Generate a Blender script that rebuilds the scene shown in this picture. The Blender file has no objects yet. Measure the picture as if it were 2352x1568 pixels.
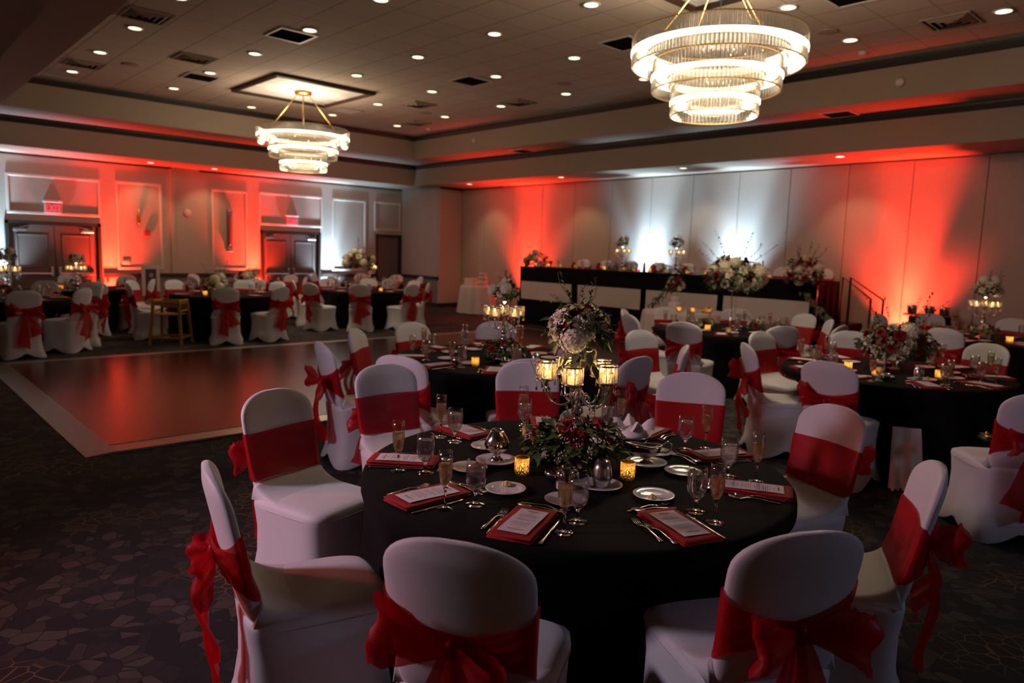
import bpy, math, random
from math import sin, cos, pi, radians as rad, sqrt, hypot, atan2
from mathutils import Vector, Matrix
random.seed(7)
S = bpy.context.scene
COL = S.collection

# ------------------------------------------------------------------ camera, exposure, world
def cam_rot(yaw, pitch, roll):
    sy, cy = sin(yaw), cos(yaw); cp, sp = cos(pitch), sin(pitch); cr, sr = cos(roll), sin(roll)
    P = Matrix(((1, 0, 0), (0, cp, -sp), (0, sp, cp))); Q = Matrix(((cr, -sr, 0), (sr, cr, 0), (0, 0, 1)))
    M = Q @ P
    rows = [M @ Vector(v) for v in ((sy, 0, cy), (-cy, 0, sy), (0, -1, 0))]
    R = Matrix(rows)                       # world = R @ (right, down, forward)
    r, d, f = R.col[0], R.col[1], R.col[2]
    return Matrix(((r[0], -d[0], -f[0]), (r[1], -d[1], -f[1]), (r[2], -d[2], -f[2])))
cd = bpy.data.cameras.new('camera'); cam = bpy.data.objects.new('camera', cd); COL.objects.link(cam)
cd.sensor_fit = 'HORIZONTAL'; cd.sensor_width = 36.0; cd.lens = 1655.0 / 2352 * 36
cam.matrix_world = Matrix.Translation((0, 0, 1.70)) @ cam_rot(.823, .124, .031).to_4x4()
cd.clip_start = .05; cd.clip_end = 100
cd.dof.use_dof = True; cd.dof.focus_distance = 2.75; cd.dof.aperture_fstop = 2.6
S.camera = cam
S.view_settings.view_transform = 'Standard'; S.view_settings.look = 'None'
S.view_settings.gamma = 1.0; S.view_settings.exposure = 0.0; S.view_settings.use_curve_mapping = False
w = bpy.data.worlds.new('World'); S.world = w; w.use_nodes = True
w.node_tree.nodes['Background'].inputs[0].default_value = (.5, .35, .3, 1)
w.node_tree.nodes['Background'].inputs[1].default_value = 0.02
S.cycles.use_denoising = True
S.cycles.max_bounces = 10; S.cycles.diffuse_bounces = 3; S.cycles.glossy_bounces = 4
S.cycles.transmission_bounces = 8; S.cycles.transparent_max_bounces = 16
S.cycles.caustics_reflective = False; S.cycles.caustics_refractive = False
S.cycles.sample_clamp_indirect = 4.0

RED = (1.0, .042, .018); WHT = (.50, .78, 1.0)
K = dict(red=3000, wht=1900, chand=70, down=8, soffit=30, ring=4.5)

# ------------------------------------------------------------------ object helpers
def tag(o, label=None, cat=None, group=None, kind=None):
    if label: o['label'] = label
    if cat: o['category'] = cat
    if group: o['group'] = group
    if kind: o['kind'] = kind
    return o
def thing(name, label, cat, loc=(0, 0, 0), rz=0, group=None, kind=None):
    o = bpy.data.objects.new(name, None); COL.objects.link(o)
    o.location = loc; o.rotation_euler = (0, 0, rz); o.empty_display_size = .1
    return tag(o, label, cat, group, kind)
def link(name, me, parent=None, loc=None, rot=None, sc=None):
    o = bpy.data.objects.new(name, me); COL.objects.link(o)
    if parent: o.parent = parent
    if loc is not None: o.location = loc
    if rot is not None: o.rotation_euler = rot
    if sc is not None: o.scale = (sc, sc, sc) if not hasattr(sc, '__len__') else sc
    return o
def kids(o): return [c for c in bpy.data.objects if c.parent == o]
KID = {}
def copy_tree(o, parent=None):
    if o.name not in KID: KID[o.name] = kids(o)
    c = o.copy(); COL.objects.link(c); c.parent = parent
    for ch in KID[o.name]: copy_tree(ch, c)
    return c
def dup(o, loc, rz, label=None, cat=None, group=None):
    c = copy_tree(o); c.location = loc; c.rotation_euler = (0, 0, rz)
    return tag(c, label, cat, group)

class MB:
    def __init__(s): s.v = []; s.f = []; s.T = None; s.uv = None
    def add(s, vs, fs):
        n = len(s.v)
        if s.T is not None: vs = [s.T @ Vector(p) for p in vs]
        s.v += [tuple(p) for p in vs]; s.f += [tuple(i + n for i in f) for f in fs]; return s
    def box(s, x0, y0, z0, x1, y1, z1):
        return s.add([(x0, y0, z0), (x1, y0, z0), (x1, y1, z0), (x0, y1, z0), (x0, y0, z1), (x1, y0, z1), (x1, y1, z1), (x0, y1, z1)],
            [(3, 2, 1, 0), (4, 5, 6, 7), (0, 1, 5, 4), (1, 2, 6, 5), (2, 3, 7, 6), (3, 0, 4, 7)])
    def bbox(s, c, d, b=.01):                       # box with chamfered edges: centre, size
        x, y, z = d[0] / 2, d[1] / 2, d[2] / 2; b = min(b, x * .9, y * .9, z * .9); V = []
        for sz in (-1, 1):
            for (ax, ay, az) in ((x - b, y - b, z), (x, y - b, z - b), (x - b, y, z - b)):
                pass
        lay = []
        for (zz, e) in ((-z, b), (-z + b, 0), (z - b, 0), (z, b)):
            r = []
            for (sx, sy) in ((1, 1), (-1, 1), (-1, -1), (1, -1)):
                a = (sx * (x - e), sy * (y - e - b), zz); q = (sx * (x - e - b), sy * (y - e), zz)
                r += [a, q] if sx * sy > 0 else [q, a]
            lay.append([(p[0] + c[0], p[1] + c[1], p[2] + c[2]) for p in r])
        return s.loft(lay, True, True)
    def loft(s, rings, cap0=False, cap1=False, closed=True):
        n = len(rings[0]); V = [p for r in rings for p in r]; Fs = []
        for i in range(len(rings) - 1):
            for j in range(n if closed else n - 1):
                k = (j + 1) % n
                Fs.append((i * n + j, i * n + k, (i + 1) * n + k, (i + 1) * n + j))
        if cap0: Fs.append(tuple(range(n - 1, -1, -1)))
        if cap1: Fs.append(tuple((len(rings) - 1) * n + j for j in range(n)))
        return s.add(V, Fs)
    def grid(s, fn, nu, nv):                        # open sheet
        V = [fn(i / nu, j / nv) for i in range(nu + 1) for j in range(nv + 1)]
        Fs = [(i * (nv + 1) + j, (i + 1) * (nv + 1) + j, (i + 1) * (nv + 1) + j + 1, i * (nv + 1) + j + 1) for i in range(nu) for j in range(nv)]
        return s.add(V, Fs)
    def lathe(s, prof, n=24, c=(0, 0, 0), cap0=True, cap1=True):
        return s.loft([[(c[0] + r * cos(2 * pi * k / n), c[1] + r * sin(2 * pi * k / n), c[2] + z) for k in range(n)] for r, z in prof], cap0, cap1)
    def tube(s, pts, r, n=8, cap=True):
        pts = [Vector(p) for p in pts]; rings = []; N = len(pts); up = None
        for i, p in enumerate(pts):
            t = (pts[min(i + 1, N - 1)] - pts[max(i - 1, 0)]).normalized()
            if up is None:
                a = Vector((0, 0, 1)) if abs(t.z) < .9 else Vector((1, 0, 0)); up = t.cross(a).normalized()
            else:
                up = (up - t * up.dot(t)).normalized()
            b = t.cross(up); rr = r[i] if hasattr(r, '__len__') else r
            rings.append([tuple(p + up * rr * cos(2 * pi * k / n) + b * rr * sin(2 * pi * k / n)) for k in range(n)])
        return s.loft(rings, cap, cap)
    def sphere(s, c, r, n=12, m=8, sz=1.0):
        return s.lathe([(max(1e-4, r * sin(pi * i / m)), -r * sz * cos(pi * i / m)) for i in range(m + 1)], n, c)
    def mesh(s, name, mat, smooth=True):
        me = bpy.data.meshes.new(name); me.from_pydata(s.v, [], s.f)
        if smooth is True: me.polygons.foreach_set('use_smooth', [True] * len(me.polygons))
        me.materials.append(mat); me.update(); return me
    def obj(s, name, mat, parent=None, smooth=True, loc=None, rot=None, auto=None):
        me = s.mesh(name, mat, smooth or auto is not None)
        o = link(name, me, parent, loc, rot)
        if auto is not None:
            try: me.set_sharp_from_angle(angle=rad(auto))
            except Exception: pass
        return o
def struct(name, mb, mat, smooth=False):
    return tag(mb.obj(name, mat, None, smooth), kind='structure')

# ------------------------------------------------------------------ materials
def mat(name, col=(.8, .8, .8), rough=.6, metal=0, **kw):
    m = bpy.data.materials.new(name); m.use_nodes = True; nt = m.node_tree; b = nt.nodes['Principled BSDF']
    b.inputs['Base Color'].default_value = (*col, 1); b.inputs['Roughness'].default_value = rough; b.inputs['Metallic'].default_value = metal
    for k, v in kw.items(): b.inputs[k.replace('_', ' ')].default_value = v
    return m
def N(nt, t, **kw):
    n = nt.nodes.new(t)
    for k, v in kw.items(): setattr(n, k, v)
    return n
def noise_col(m, c0, c1, scale=8, detail=4, bump=0, bscale=None, coord='Object'):
    nt = m.node_tree; b = nt.nodes['Principled BSDF']; L = nt.links.new
    tc = N(nt, 'ShaderNodeTexCoord'); nz = N(nt, 'ShaderNodeTexNoise'); nz.inputs['Scale'].default_value = scale; nz.inputs['Detail'].default_value = detail
    cr = N(nt, 'ShaderNodeMix', data_type='RGBA'); cr.inputs[6].default_value = (*c0, 1); cr.inputs[7].default_value = (*c1, 1)
    L(tc.outputs[coord], nz.inputs['Vector']); L(nz.outputs[0], cr.inputs[0]); L(cr.outputs[2], b.inputs['Base Color'])
    if bump:
        n2 = N(nt, 'ShaderNodeTexNoise'); n2.inputs['Scale'].default_value = bscale or scale * 10; L(tc.outputs[coord], n2.inputs['Vector'])
        bp = N(nt, 'ShaderNodeBump'); bp.inputs['Strength'].default_value = bump; bp.inputs['Distance'].default_value = .004
        L(n2.outputs[0], bp.inputs['Height']); L(bp.outputs[0], b.inputs['Normal'])
    return m
def emis(name, col, st):
    m = mat(name, (0, 0, 0), 1); b = m.node_tree.nodes['Principled BSDF']
    b.inputs['Emission Color'].default_value = (*col, 1); b.inputs['Emission Strength'].default_value = st; return m
def shader(name, build):
    m = bpy.data.materials.new(name); m.use_nodes = True; nt = m.node_tree; nt.nodes.clear()
    o = N(nt, 'ShaderNodeOutputMaterial'); nt.links.new(build(nt), o.inputs[0]); return m
def sheer(name, col, op, col2=None):
    def bd(nt):
        L = nt.links.new
        d = N(nt, 'ShaderNodeBsdfPrincipled'); d.inputs['Base Color'].default_value = (*col, 1); d.inputs['Roughness'].default_value = .45
        t = N(nt, 'ShaderNodeBsdfTranslucent'); t.inputs[0].default_value = (*col, 1)
        a = N(nt, 'ShaderNodeMixShader'); a.inputs[0].default_value = .35; L(d.outputs[0], a.inputs[1]); L(t.outputs[0], a.inputs[2])
        tr = N(nt, 'ShaderNodeBsdfTransparent'); tr.inputs[0].default_value = (*(col2 or (1, .25, .22)), 1)
        mx = N(nt, 'ShaderNodeMixShader'); mx.inputs[0].default_value = op; L(tr.outputs[0], mx.inputs[1]); L(a.outputs[0], mx.inputs[2])
        return mx.outputs[0]
    return shader(name, bd)
def thin(name, tint=(1, 1, 1), diff=0.0, dcol=(1, 1, 1), refl=.12, rough=.03):
    def bd(nt):
        L = nt.links.new
        tr = N(nt, 'ShaderNodeBsdfTransparent'); tr.inputs[0].default_value = (*tint, 1)
        g = N(nt, 'ShaderNodeBsdfGlossy'); g.inputs['Roughness'].default_value = rough
        lw = N(nt, 'ShaderNodeLayerWeight'); lw.inputs[0].default_value = .35
        mr = N(nt, 'ShaderNodeMath', operation='MULTIPLY_ADD'); L(lw.outputs['Facing'], mr.inputs[0]); mr.inputs[1].default_value = .75; mr.inputs[2].default_value = refl * .5
        mx = N(nt, 'ShaderNodeMixShader'); L(mr.outputs[0], mx.inputs[0]); L(tr.outputs[0], mx.inputs[1]); L(g.outputs[0], mx.inputs[2])
        if not diff: return mx.outputs[0]
        t = N(nt, 'ShaderNodeBsdfTranslucent'); t.inputs[0].default_value = (*dcol, 1)
        m2 = N(nt, 'ShaderNodeMixShader'); m2.inputs[0].default_value = diff; L(mx.outputs[0], m2.inputs[1]); L(t.outputs[0], m2.inputs[2]); return m2.outputs[0]
    return shader(name, bd)
def glass(name, col, ior=1.45, rough=0):
    def bd(nt):
        g = N(nt, 'ShaderNodeBsdfGlass'); g.inputs['Color'].default_value = (*col, 1); g.inputs['IOR'].default_value = ior; g.inputs['Roughness'].default_value = rough
        return g.outputs[0]
    return shader(name, bd)

def liquid(name, tint, dcol, d):
    def bd(nt):
        L = nt.links.new; a = N(nt, 'ShaderNodeBsdfTransparent'); a.inputs[0].default_value = (*tint, 1); t = N(nt, 'ShaderNodeBsdfTranslucent'); t.inputs[0].default_value = (*dcol, 1)
        df = N(nt, 'ShaderNodeBsdfDiffuse'); df.inputs[0].default_value = (*dcol, 1); m0 = N(nt, 'ShaderNodeMixShader'); m0.inputs[0].default_value = .4; L(t.outputs[0], m0.inputs[1]); L(df.outputs[0], m0.inputs[2])
        m1 = N(nt, 'ShaderNodeMixShader'); m1.inputs[0].default_value = d; L(a.outputs[0], m1.inputs[1]); L(m0.outputs[0], m1.inputs[2])
        g = N(nt, 'ShaderNodeBsdfGlass'); g.inputs['Color'].default_value = (*tint, 1); g.inputs['IOR'].default_value = 1.2; g.inputs['Roughness'].default_value = .03
        m2 = N(nt, 'ShaderNodeMixShader'); m2.inputs[0].default_value = .4; L(m1.outputs[0], m2.inputs[1]); L(g.outputs[0], m2.inputs[2]); return m2.outputs[0]
    return shader(name, bd)
M = {}
M['wall'] = noise_col(mat('wall_vinyl', rough=.75), (.42, .345, .295), (.49, .405, .35), 14, 6, .25, 220)
M['panel'] = noise_col(mat('partition_fabric', rough=.85), (.45, .37, .32), (.52, .435, .38), 26, 8, .3, 260)
M['wainscot'] = noise_col(mat('wainscot_vinyl', rough=.8), (.19, .165, .15), (.24, .21, .19), 20, 5)
M['soffit'] = mat('soffit_paint', (.33, .25, .19), .8)
M['matte'] = mat('matte_black', (.01, .009, .008), 1, Specular_IOR_Level=0)
M['darktrim'] = mat('dark_stained_moulding', (.022, .016, .013), .45)
M['pic'] = mat('painted_picture_moulding', (.62, .55, .5), .5)
M['black'] = mat('black_plastic', (.012, .012, .012), .5)
M['door'] = mat('door_laminate', (.15, .105, .09), .5)
M['cover'] = noise_col(mat('white_spandex', rough=.62, Sheen_Weight=.3), (.62, .61, .635), (.67, .66, .685), 60, 3, .08, 700)
M['bcloth'] = noise_col(mat('black_tablecloth', rough=.9, Specular_IOR_Level=.15), (.0035, .0033, .0035), (.0055, .005, .005), 5, 3, .15, 900)
M['wcloth'] = mat('white_satin_cloth', (.74, .66, .62), .5, Sheen_Weight=.2)
M['sash'] = sheer('red_organza', (.50, .008, .018), .70)
M['sash2'] = sheer('red_organza_single', (.56, .005, .01), .62)
M['napkin'] = noise_col(mat('red_napkin', rough=.8), (.34, .005, .006), (.42, .008, .008), 40, 3, .3, 500)
M['wnapkin'] = mat('white_napkin', (.78, .74, .76), .7)
M['paper'] = mat('menu_paper', (.82, .72, .72), .8)
M['ink'] = mat('menu_ink', (.10, .085, .08), .8)
M['steel'] = mat('polished_steel', (.72, .70, .69), .13, 1)
M['brush'] = mat('satin_steel', (.52, .50, .50), .26, 1)
M['gold'] = mat('gold_metal', (.75, .48, .15), .3, 1)
M['china'] = mat('white_china', (.80, .77, .76), .12, Coat_Weight=.4)
M['butter'] = mat('butter', (.85, .62, .25), .5)
M['glass'] = thin('clear_glass', (.965, .965, .965), refl=.10)
M['gsolid'] = glass('glass_stem', (1, 1, 1), 1.45)
M['wine'] = liquid('champagne', (.98, .84, .62), (.85, .66, .45), .30)
M['water'] = liquid('iced_water', (.98, .98, .99), (.8, .8, .85), .06)
M['crystal'] = glass('crystal', (1, .96, .93), 1.5)
M['rods'] = thin('glass_rods', (.93, .91, .88), diff=.016, dcol=(1, .92, .78), refl=.3, rough=.08)
M['ring'] = emis('led_ring', (1, .86, .60), K['ring'])
M['lens'] = emis('downlight_lens', (1, .82, .52), 2.6)
M['flame'] = emis('candle_flame', (1, .70, .34), 26)
M['cwax'] = emis('lit_wax', (1, .74, .42), 2.2)
M['rose_r'] = noise_col(mat('red_rose_petal', rough=.6), (.22, .004, .006), (.38, .010, .010), 30, 2)
M['rose_w'] = noise_col(mat('white_petal', rough=.6), (.82, .72, .52), (.90, .83, .66), 30, 2)
M['leaf'] = noise_col(mat('green_leaf', rough=.5), (.018, .05, .012), (.07, .12, .03), 18, 2)
M['leaf2'] = noise_col(mat('eucalyptus_leaf', rough=.55), (.08, .11, .06), (.17, .18, .10), 12, 2)
M['wax'] = mat('waxflower', (.72, .62, .52), .6)
M['wood'] = noise_col(mat('highchair_wood', rough=.4), (.30, .14, .035), (.38, .19, .05), 9, 4)
M['redplastic'] = mat('red_plastic', (.3, .01, .01), .4)
M['whiteplastic'] = mat('white_plastic', (.6, .56, .52), .5)
M['exit'] = emis('exit_letters', (1, .02, .06), 2.2)
M['acrylic'] = thin('clear_acrylic', (.97, .97, .97), refl=.05)
# ------------------------------------------------------------------ uplights along the walls, and fill lamps added out of view
def par_can(loc, aim, col, power, spot, blend, label, size=.05, group=None):
    """LED par can on the floor or a stand, with its own spot light"""
    d = (Vector(aim) - Vector(loc)).normalized(); q = d.to_track_quat('Z', 'Y')
    t = thing('uplight', label, 'light fixture', loc, 0, group)
    b = MB(); b.T = q.to_matrix().to_4x4(); b.lathe([(.03, -.10), (.055, -.095), (.06, -.02), (.064, 0), (.058, 0), (.05, -.03)], 16, cap1=False)
    b.obj('housing', M['black'], t)
    b = MB(); b.T = q.to_matrix().to_4x4(); b.lathe([(.05, -.028), (.0501, -.024)], 16)
    b.obj('lens', emis('led_lens', col, 6), t)
    b = MB(); b.tube([(-.09, 0, -.105), (-.09, 0, .0), (-.075, 0, .0)], .008, 6); b.tube([(.09, 0, -.105), (.09, 0, 0), (.075, 0, 0)], .008, 6); b.box(-.1, -.03, -.12, .1, .03, -.105)
    b.obj('yoke', M['black'], t)
    side = Vector((-d.y, d.x, 0)); side = side.normalized() if side.length > 1e-3 else Vector((1, 0, 0))
    for off, en, ang, bl in ((-.09, .24, spot, blend), (0, .24, spot, blend), (.09, .24, spot, blend), (0, .50, 88, 1)):     # the rows of diodes: narrow ones and a wide one
        l = bpy.data.lights.new('led', 'SPOT'); l.color = col; l.energy = power * en; l.spot_size = rad(ang); l.spot_blend = bl; l.shadow_soft_size = size
        o = bpy.data.objects.new('led', l); COL.objects.link(o); o.parent = t; o.location = d * .02 + side * off; o.rotation_euler = d.to_track_quat('-Z', 'Y').to_euler()
    return t
XW, YW, XL, YB = 13.7, 19.1, -1.7, -4.2
XF1, YF1, XF2, YF2 = 12.32, 17.69, 11.4, 16.36
XG1, YG1, XG2, YG2 = 1.30, -2.6, 2.25, -1.7
Z1, Z2, Z3 = 3.5, 4.07, 4.65
for (x, c, n) in ((2.28, WHT, 'white uplight beside the left double doors, partly outside'), (4.63, RED, 'red uplight on the floor between the left double doors and the first moulded panel'),
                  (8.13, RED, 'red uplight on the floor just left of the middle double doors'), (10.32, WHT, 'white uplight on the floor just right of the middle double doors')):
    par_can((x, YW - .30, .13), (x, YW - .0, 2.6), c, K['red'] if c is RED else K['wht'], 31, .7, n)
for (y, c, n) in ((14.1, RED, 'red uplight behind the left end of the raised head table'), (10.15, WHT, 'white uplight behind the middle of the raised head table'),
                  (7.95, WHT, 'white uplight behind the right half of the raised head table'), (4.62, RED, 'red uplight on the floor beside the stage steps')):
    par_can((XW - .32, y, .13 if y < 5 or y > 13 else .74), (XW, y, 2.6 if y < 5 or y > 13 else 2.9), c, K['red'] if c is RED else K['wht'] * .7, 31 if c is RED else 38, .7, n)
def fill_lamp(x, y, z, aim, col, power, spot, label):  # lamp and tripod added out of view to brighten the near chairs
    b = MB(); b.tube([(0, 0, .25), (0, 0, z)], .016, 8)
    for a in (0, 2.1, 4.2): b.tube([(0, 0, .7), (.45 * cos(a), .45 * sin(a), .012)], .012, 6)
    t = thing('fill_lamp_stand', label, 'added fill light', (x, y, 0)); b.obj('tripod', M['black'], t)
    h = MB(); h.lathe([(.05, -.16), (.09, -.14), (.10, 0)], 16); d = (Vector(aim) - Vector((x, y, z))).normalized()
    h.obj('lamp_head', M['black'], t, loc=(0, 0, z + .06), rot=d.to_track_quat('Z', 'Y').to_euler())
    l = bpy.data.lights.new('lamp', 'SPOT'); l.color = col; l.energy = power; l.spot_size = rad(spot); l.spot_blend = 1; l.shadow_soft_size = .22
    o = bpy.data.objects.new('lamp', l); COL.objects.link(o); o.parent = t; o.location = Vector((0, 0, z + .06)) + d * .03; o.rotation_euler = d.to_track_quat('-Z', 'Y').to_euler()
fill_lamp(-1.3, 4.1, 2.25, (3.4, 2.4, .7), (.90, .72, .90), 290, 95, 'added lavender fill lamp on a tripod, unseen left of the camera')
fill_lamp(-1.3, 5.2, 1.9, (1.5, 2.3, .9), (1.0, .12, .12), 150, 95, 'added pink red fill lamp on a tripod, unseen at the left wall')
fill_lamp(5.2, -3.0, 2.3, (3.0, 2.0, .8), (.42, .60, 1.0), 58, 100, 'added pale blue fill lamp on a tripod, unseen behind the camera')

# ------------------------------------------------------------------ room shell
def carpet():
    m = mat('patterned_carpet', rough=.95); nt = m.node_tree; b = nt.nodes['Principled BSDF']; L = nt.links.new
    tc = N(nt, 'ShaderNodeTexCoord')
    mp = N(nt, 'ShaderNodeMapping'); L(tc.outputs['Object'], mp.inputs[0]); mp.inputs['Rotation'].default_value = (0, 0, .5)
    v = N(nt, 'ShaderNodeTexVoronoi', feature='DISTANCE_TO_EDGE'); v.inputs['Scale'].default_value = 12; L(mp.outputs[0], v.inputs['Vector'])
    vc = N(nt, 'ShaderNodeTexVoronoi'); vc.inputs['Scale'].default_value = 12; L(mp.outputs[0], vc.inputs['Vector'])
    for n_ in (v, vc):
        try: n_.distance = 'EUCLIDEAN'
        except Exception: pass
    lt = N(nt, 'ShaderNodeMath', operation='LESS_THAN'); L(v.outputs[0], lt.inputs[0]); lt.inputs[1].default_value = .032
    n1 = N(nt, 'ShaderNodeTexNoise'); n1.inputs['Scale'].default_value = .9; n1.inputs['Detail'].default_value = 2; L(tc.outputs['Object'], n1.inputs['Vector'])
    band = N(nt, 'ShaderNodeValToRGB'); L(n1.outputs[0], band.inputs[0]); band.color_ramp.elements[0].position = .53; band.color_ramp.elements[1].position = .60
    # cell colours: brown-grey, navy, black
    sep = N(nt, 'ShaderNodeSeparateColor'); L(vc.outputs['Color'], sep.inputs[0])
    cr = N(nt, 'ShaderNodeValToRGB'); L(sep.outputs[0], cr.inputs[0]); cr.color_ramp.interpolation = 'CONSTANT'
    e = cr.color_ramp.elements; e[0].color = (.006, .006, .010, 1); e[1].position = .42; e[1].color = (.016, .013, .016, 1)
    for p, c in ((.62, (.034, .026, .022, 1)), (.82, (.055, .042, .035, 1))):
        k = e.new(p); k.color = c
    dk = N(nt, 'ShaderNodeMix', data_type='RGBA'); L(lt.outputs[0], dk.inputs[0]); L(cr.outputs[0], dk.inputs[6]); dk.inputs[7].default_value = (.004, .004, .005, 1)
    wl = N(nt, 'ShaderNodeMix', data_type='RGBA'); L(lt.outputs[0], wl.inputs[0]); wl.inputs[6].default_value = (.012, .009, .008, 1); wl.inputs[7].default_value = (.15, .082, .042, 1)
    fin = N(nt, 'ShaderNodeMix', data_type='RGBA'); L(band.outputs[0], fin.inputs[0]); L(dk.outputs[2], fin.inputs[6]); L(wl.outputs[2], fin.inputs[7])
    L(fin.outputs[2], b.inputs['Base Color'])
    n2 = N(nt, 'ShaderNodeTexNoise'); n2.inputs['Scale'].default_value = 700; L(tc.outputs['Object'], n2.inputs['Vector'])
    bp = N(nt, 'ShaderNodeBump'); bp.inputs['Strength'].default_value = .5; bp.inputs['Distance'].default_value = .004; L(n2.outputs[0], bp.inputs['Height']); L(bp.outputs[0], b.inputs['Normal'])
    return m
def lines_mat(name, base, line, px, py, ox, oy, wx, wy, rough=.8, var=0, bump=True, stag=0, **kw):
    """rectangular tiles: joints every px / py metres from ox / oy"""
    m = mat(name, base, rough, **kw); nt = m.node_tree; b = nt.nodes['Principled BSDF']; L = nt.links.new
    tc = N(nt, 'ShaderNodeTexCoord'); sp = N(nt, 'ShaderNodeSeparateXYZ'); L(tc.outputs['Object'], sp.inputs[0])
    def edge(i, p, o, wd):
        a = N(nt, 'ShaderNodeMath', operation='SUBTRACT'); L(sp.outputs[i], a.inputs[0]); a.inputs[1].default_value = o
        d = N(nt, 'ShaderNodeMath', operation='DIVIDE'); L(a.outputs[0], d.inputs[0]); d.inputs[1].default_value = p
        f = N(nt, 'ShaderNodeMath', operation='FRACT'); L(d.outputs[0], f.inputs[0])
        c = N(nt, 'ShaderNodeMath', operation='LESS_THAN'); L(f.outputs[0], c.inputs[0]); c.inputs[1].default_value = wd / p
        fl = N(nt, 'ShaderNodeMath', operation='FLOOR'); L(d.outputs[0], fl.inputs[0]); return c, fl
    ex, fx = edge(0, px, ox, wx); ey, fy = edge(1, py, oy, wy)
    mx = N(nt, 'ShaderNodeMath', operation='MAXIMUM'); L(ex.outputs[0], mx.inputs[0]); L(ey.outputs[0], mx.inputs[1])
    cb = N(nt, 'ShaderNodeCombineXYZ'); L(fx.outputs[0], cb.inputs[0]); L(fy.outputs[0], cb.inputs[1])
    wn = N(nt, 'ShaderNodeTexWhiteNoise', noise_dimensions='2D'); L(cb.outputs[0], wn.inputs[0])
    nz = N(nt, 'ShaderNodeTexNoise'); nz.inputs['Scale'].default_value = 5; L(tc.outputs['Object'], nz.inputs['Vector'])
    ad = N(nt, 'ShaderNodeMath', operation='ADD'); L(wn.outputs[0], ad.inputs[0]); L(nz.outputs[0], ad.inputs[1])
    mr = N(nt, 'ShaderNodeMapRange'); L(ad.outputs[0], mr.inputs[0]); mr.inputs[2].default_value = 1.6; mr.inputs[3].default_value = 1 - var; mr.inputs[4].default_value = 1 + var
    vm = N(nt, 'ShaderNodeVectorMath', operation='SCALE'); vm.inputs[0].default_value = base; L(mr.outputs[0], vm.inputs['Scale'])
    mc = N(nt, 'ShaderNodeMix', data_type='RGBA'); L(mx.outputs[0], mc.inputs[0]); L(vm.outputs[0], mc.inputs[6]); mc.inputs[7].default_value = (*line, 1)
    L(mc.outputs[2], b.inputs['Base Color']); return m, mx
fm = MB(); fm.box(XL - .2, YB - .2, -.1, XW + .4, YW + .4, 0); struct('floor', fm, carpet())
dm, dl = lines_mat('dance_floor_parquet', (.060, .022, .015), (.02, .01, .008), .92, .92, 1.45, 6.5, .008, .008, .24, .28, Specular_IOR_Level=.32)
t = thing('dance_floor', 'large glossy dark wood dance floor with metal edging', 'dance floor', (1.29, 6.24, 0))
MB().box(.22, .22, .002, 9.75, 5.15, .022).obj('parquet_panels', dm, t, False, loc=(0, 0, 0))
dm_o = kids(t)[0]
em = noise_col(mat('aluminium_edge', rough=.38, metal=.75), (.34, .30, .27), (.46, .42, .38), 3, 3)
for (x0, y0, x1, y1) in ((0, 0, .22, 5.36), (9.75, 0, 9.97, 5.36), (.22, 0, 9.75, .22), (.22, 5.15, 9.75, 5.36)):
    b = MB(); dx = x1 - x0 < .3
    if dx:
        s = 0 if x0 == 0 else 1
        b.add([(x0, y0, .001), (x1, y0, .001), (x1, y1, .001), (x0, y1, .001), (x0, y0, .004 + .018 * s), (x1, y0, .022 - .018 * s), (x1, y1, .022 - .018 * s), (x0, y1, .004 + .018 * s)], [(3, 2, 1, 0), (4, 5, 6, 7), (0, 1, 5, 4), (1, 2, 6, 5), (2, 3, 7, 6), (3, 0, 4, 7)])
    else: b.box(x0, y0, .001, x1, y1, .018)
    b.obj('edge_ramp', em, t, False)

cm, _ = lines_mat('ceiling_tiles', (.50, .42, .34), (.25, .20, .16), .595, .60, 2.87, 10.95, .018, .011, .9, .05)
def quadz(x0, y0, x1, y1, z, th=.05): return MB().box(x0, y0, z, x1, y1, z + th)
cb = MB(); cb.box(XG2, YG2, Z3, XF2, YF2, Z3 + .1); struct('ceiling', cb, cm)
def ring(x0, y0, x1, y1, X0, Y0, X1, Y1, za, zb):
    b = MB(); b.box(X0, Y0, za, X1, y0, zb); b.box(X0, y1, za, X1, Y1, zb); b.box(X0, y0, za, x0, y1, zb); b.box(x1, y0, za, X1, y1, zb); return b
struct('ceiling_lower_tier', ring(XG1, YG1, XF1, YF1, XL - .1, YB - .1, XW + .3, YW + .3, Z1, Z2), M['soffit'])
struct('ceiling_upper_tier', ring(XG2, YG2, XF2, YF2, XG1 - .2, YG1 - .2, XF1 + .2, YF1 + .2, Z2, Z3 + .1), M['soffit'])
def crown(x0, y0, x1, y1, z0, z1, p, name):
    """dark moulding running round the inside of a tray: p = how far it stands out"""
    def rg(o, z): return [(x0 + o, y0 + o, z), (x1 - o, y0 + o, z), (x1 - o, y1 - o, z), (x0 + o, y1 - o, z)]
    b = MB(); b.loft([rg(0, z0), rg(p * .35, z0 + .01), rg(p, z1 - .03), rg(p, z1), rg(0, z1)]); struct(name, b, M['darktrim'])
crown(XG1, YG1, XF1, YF1, 3.955, 4.065, .05, 'trim_1')
crown(XG2, YG2, XF2, YF2, 4.535, 4.645, .06, 'trim_2')

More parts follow.
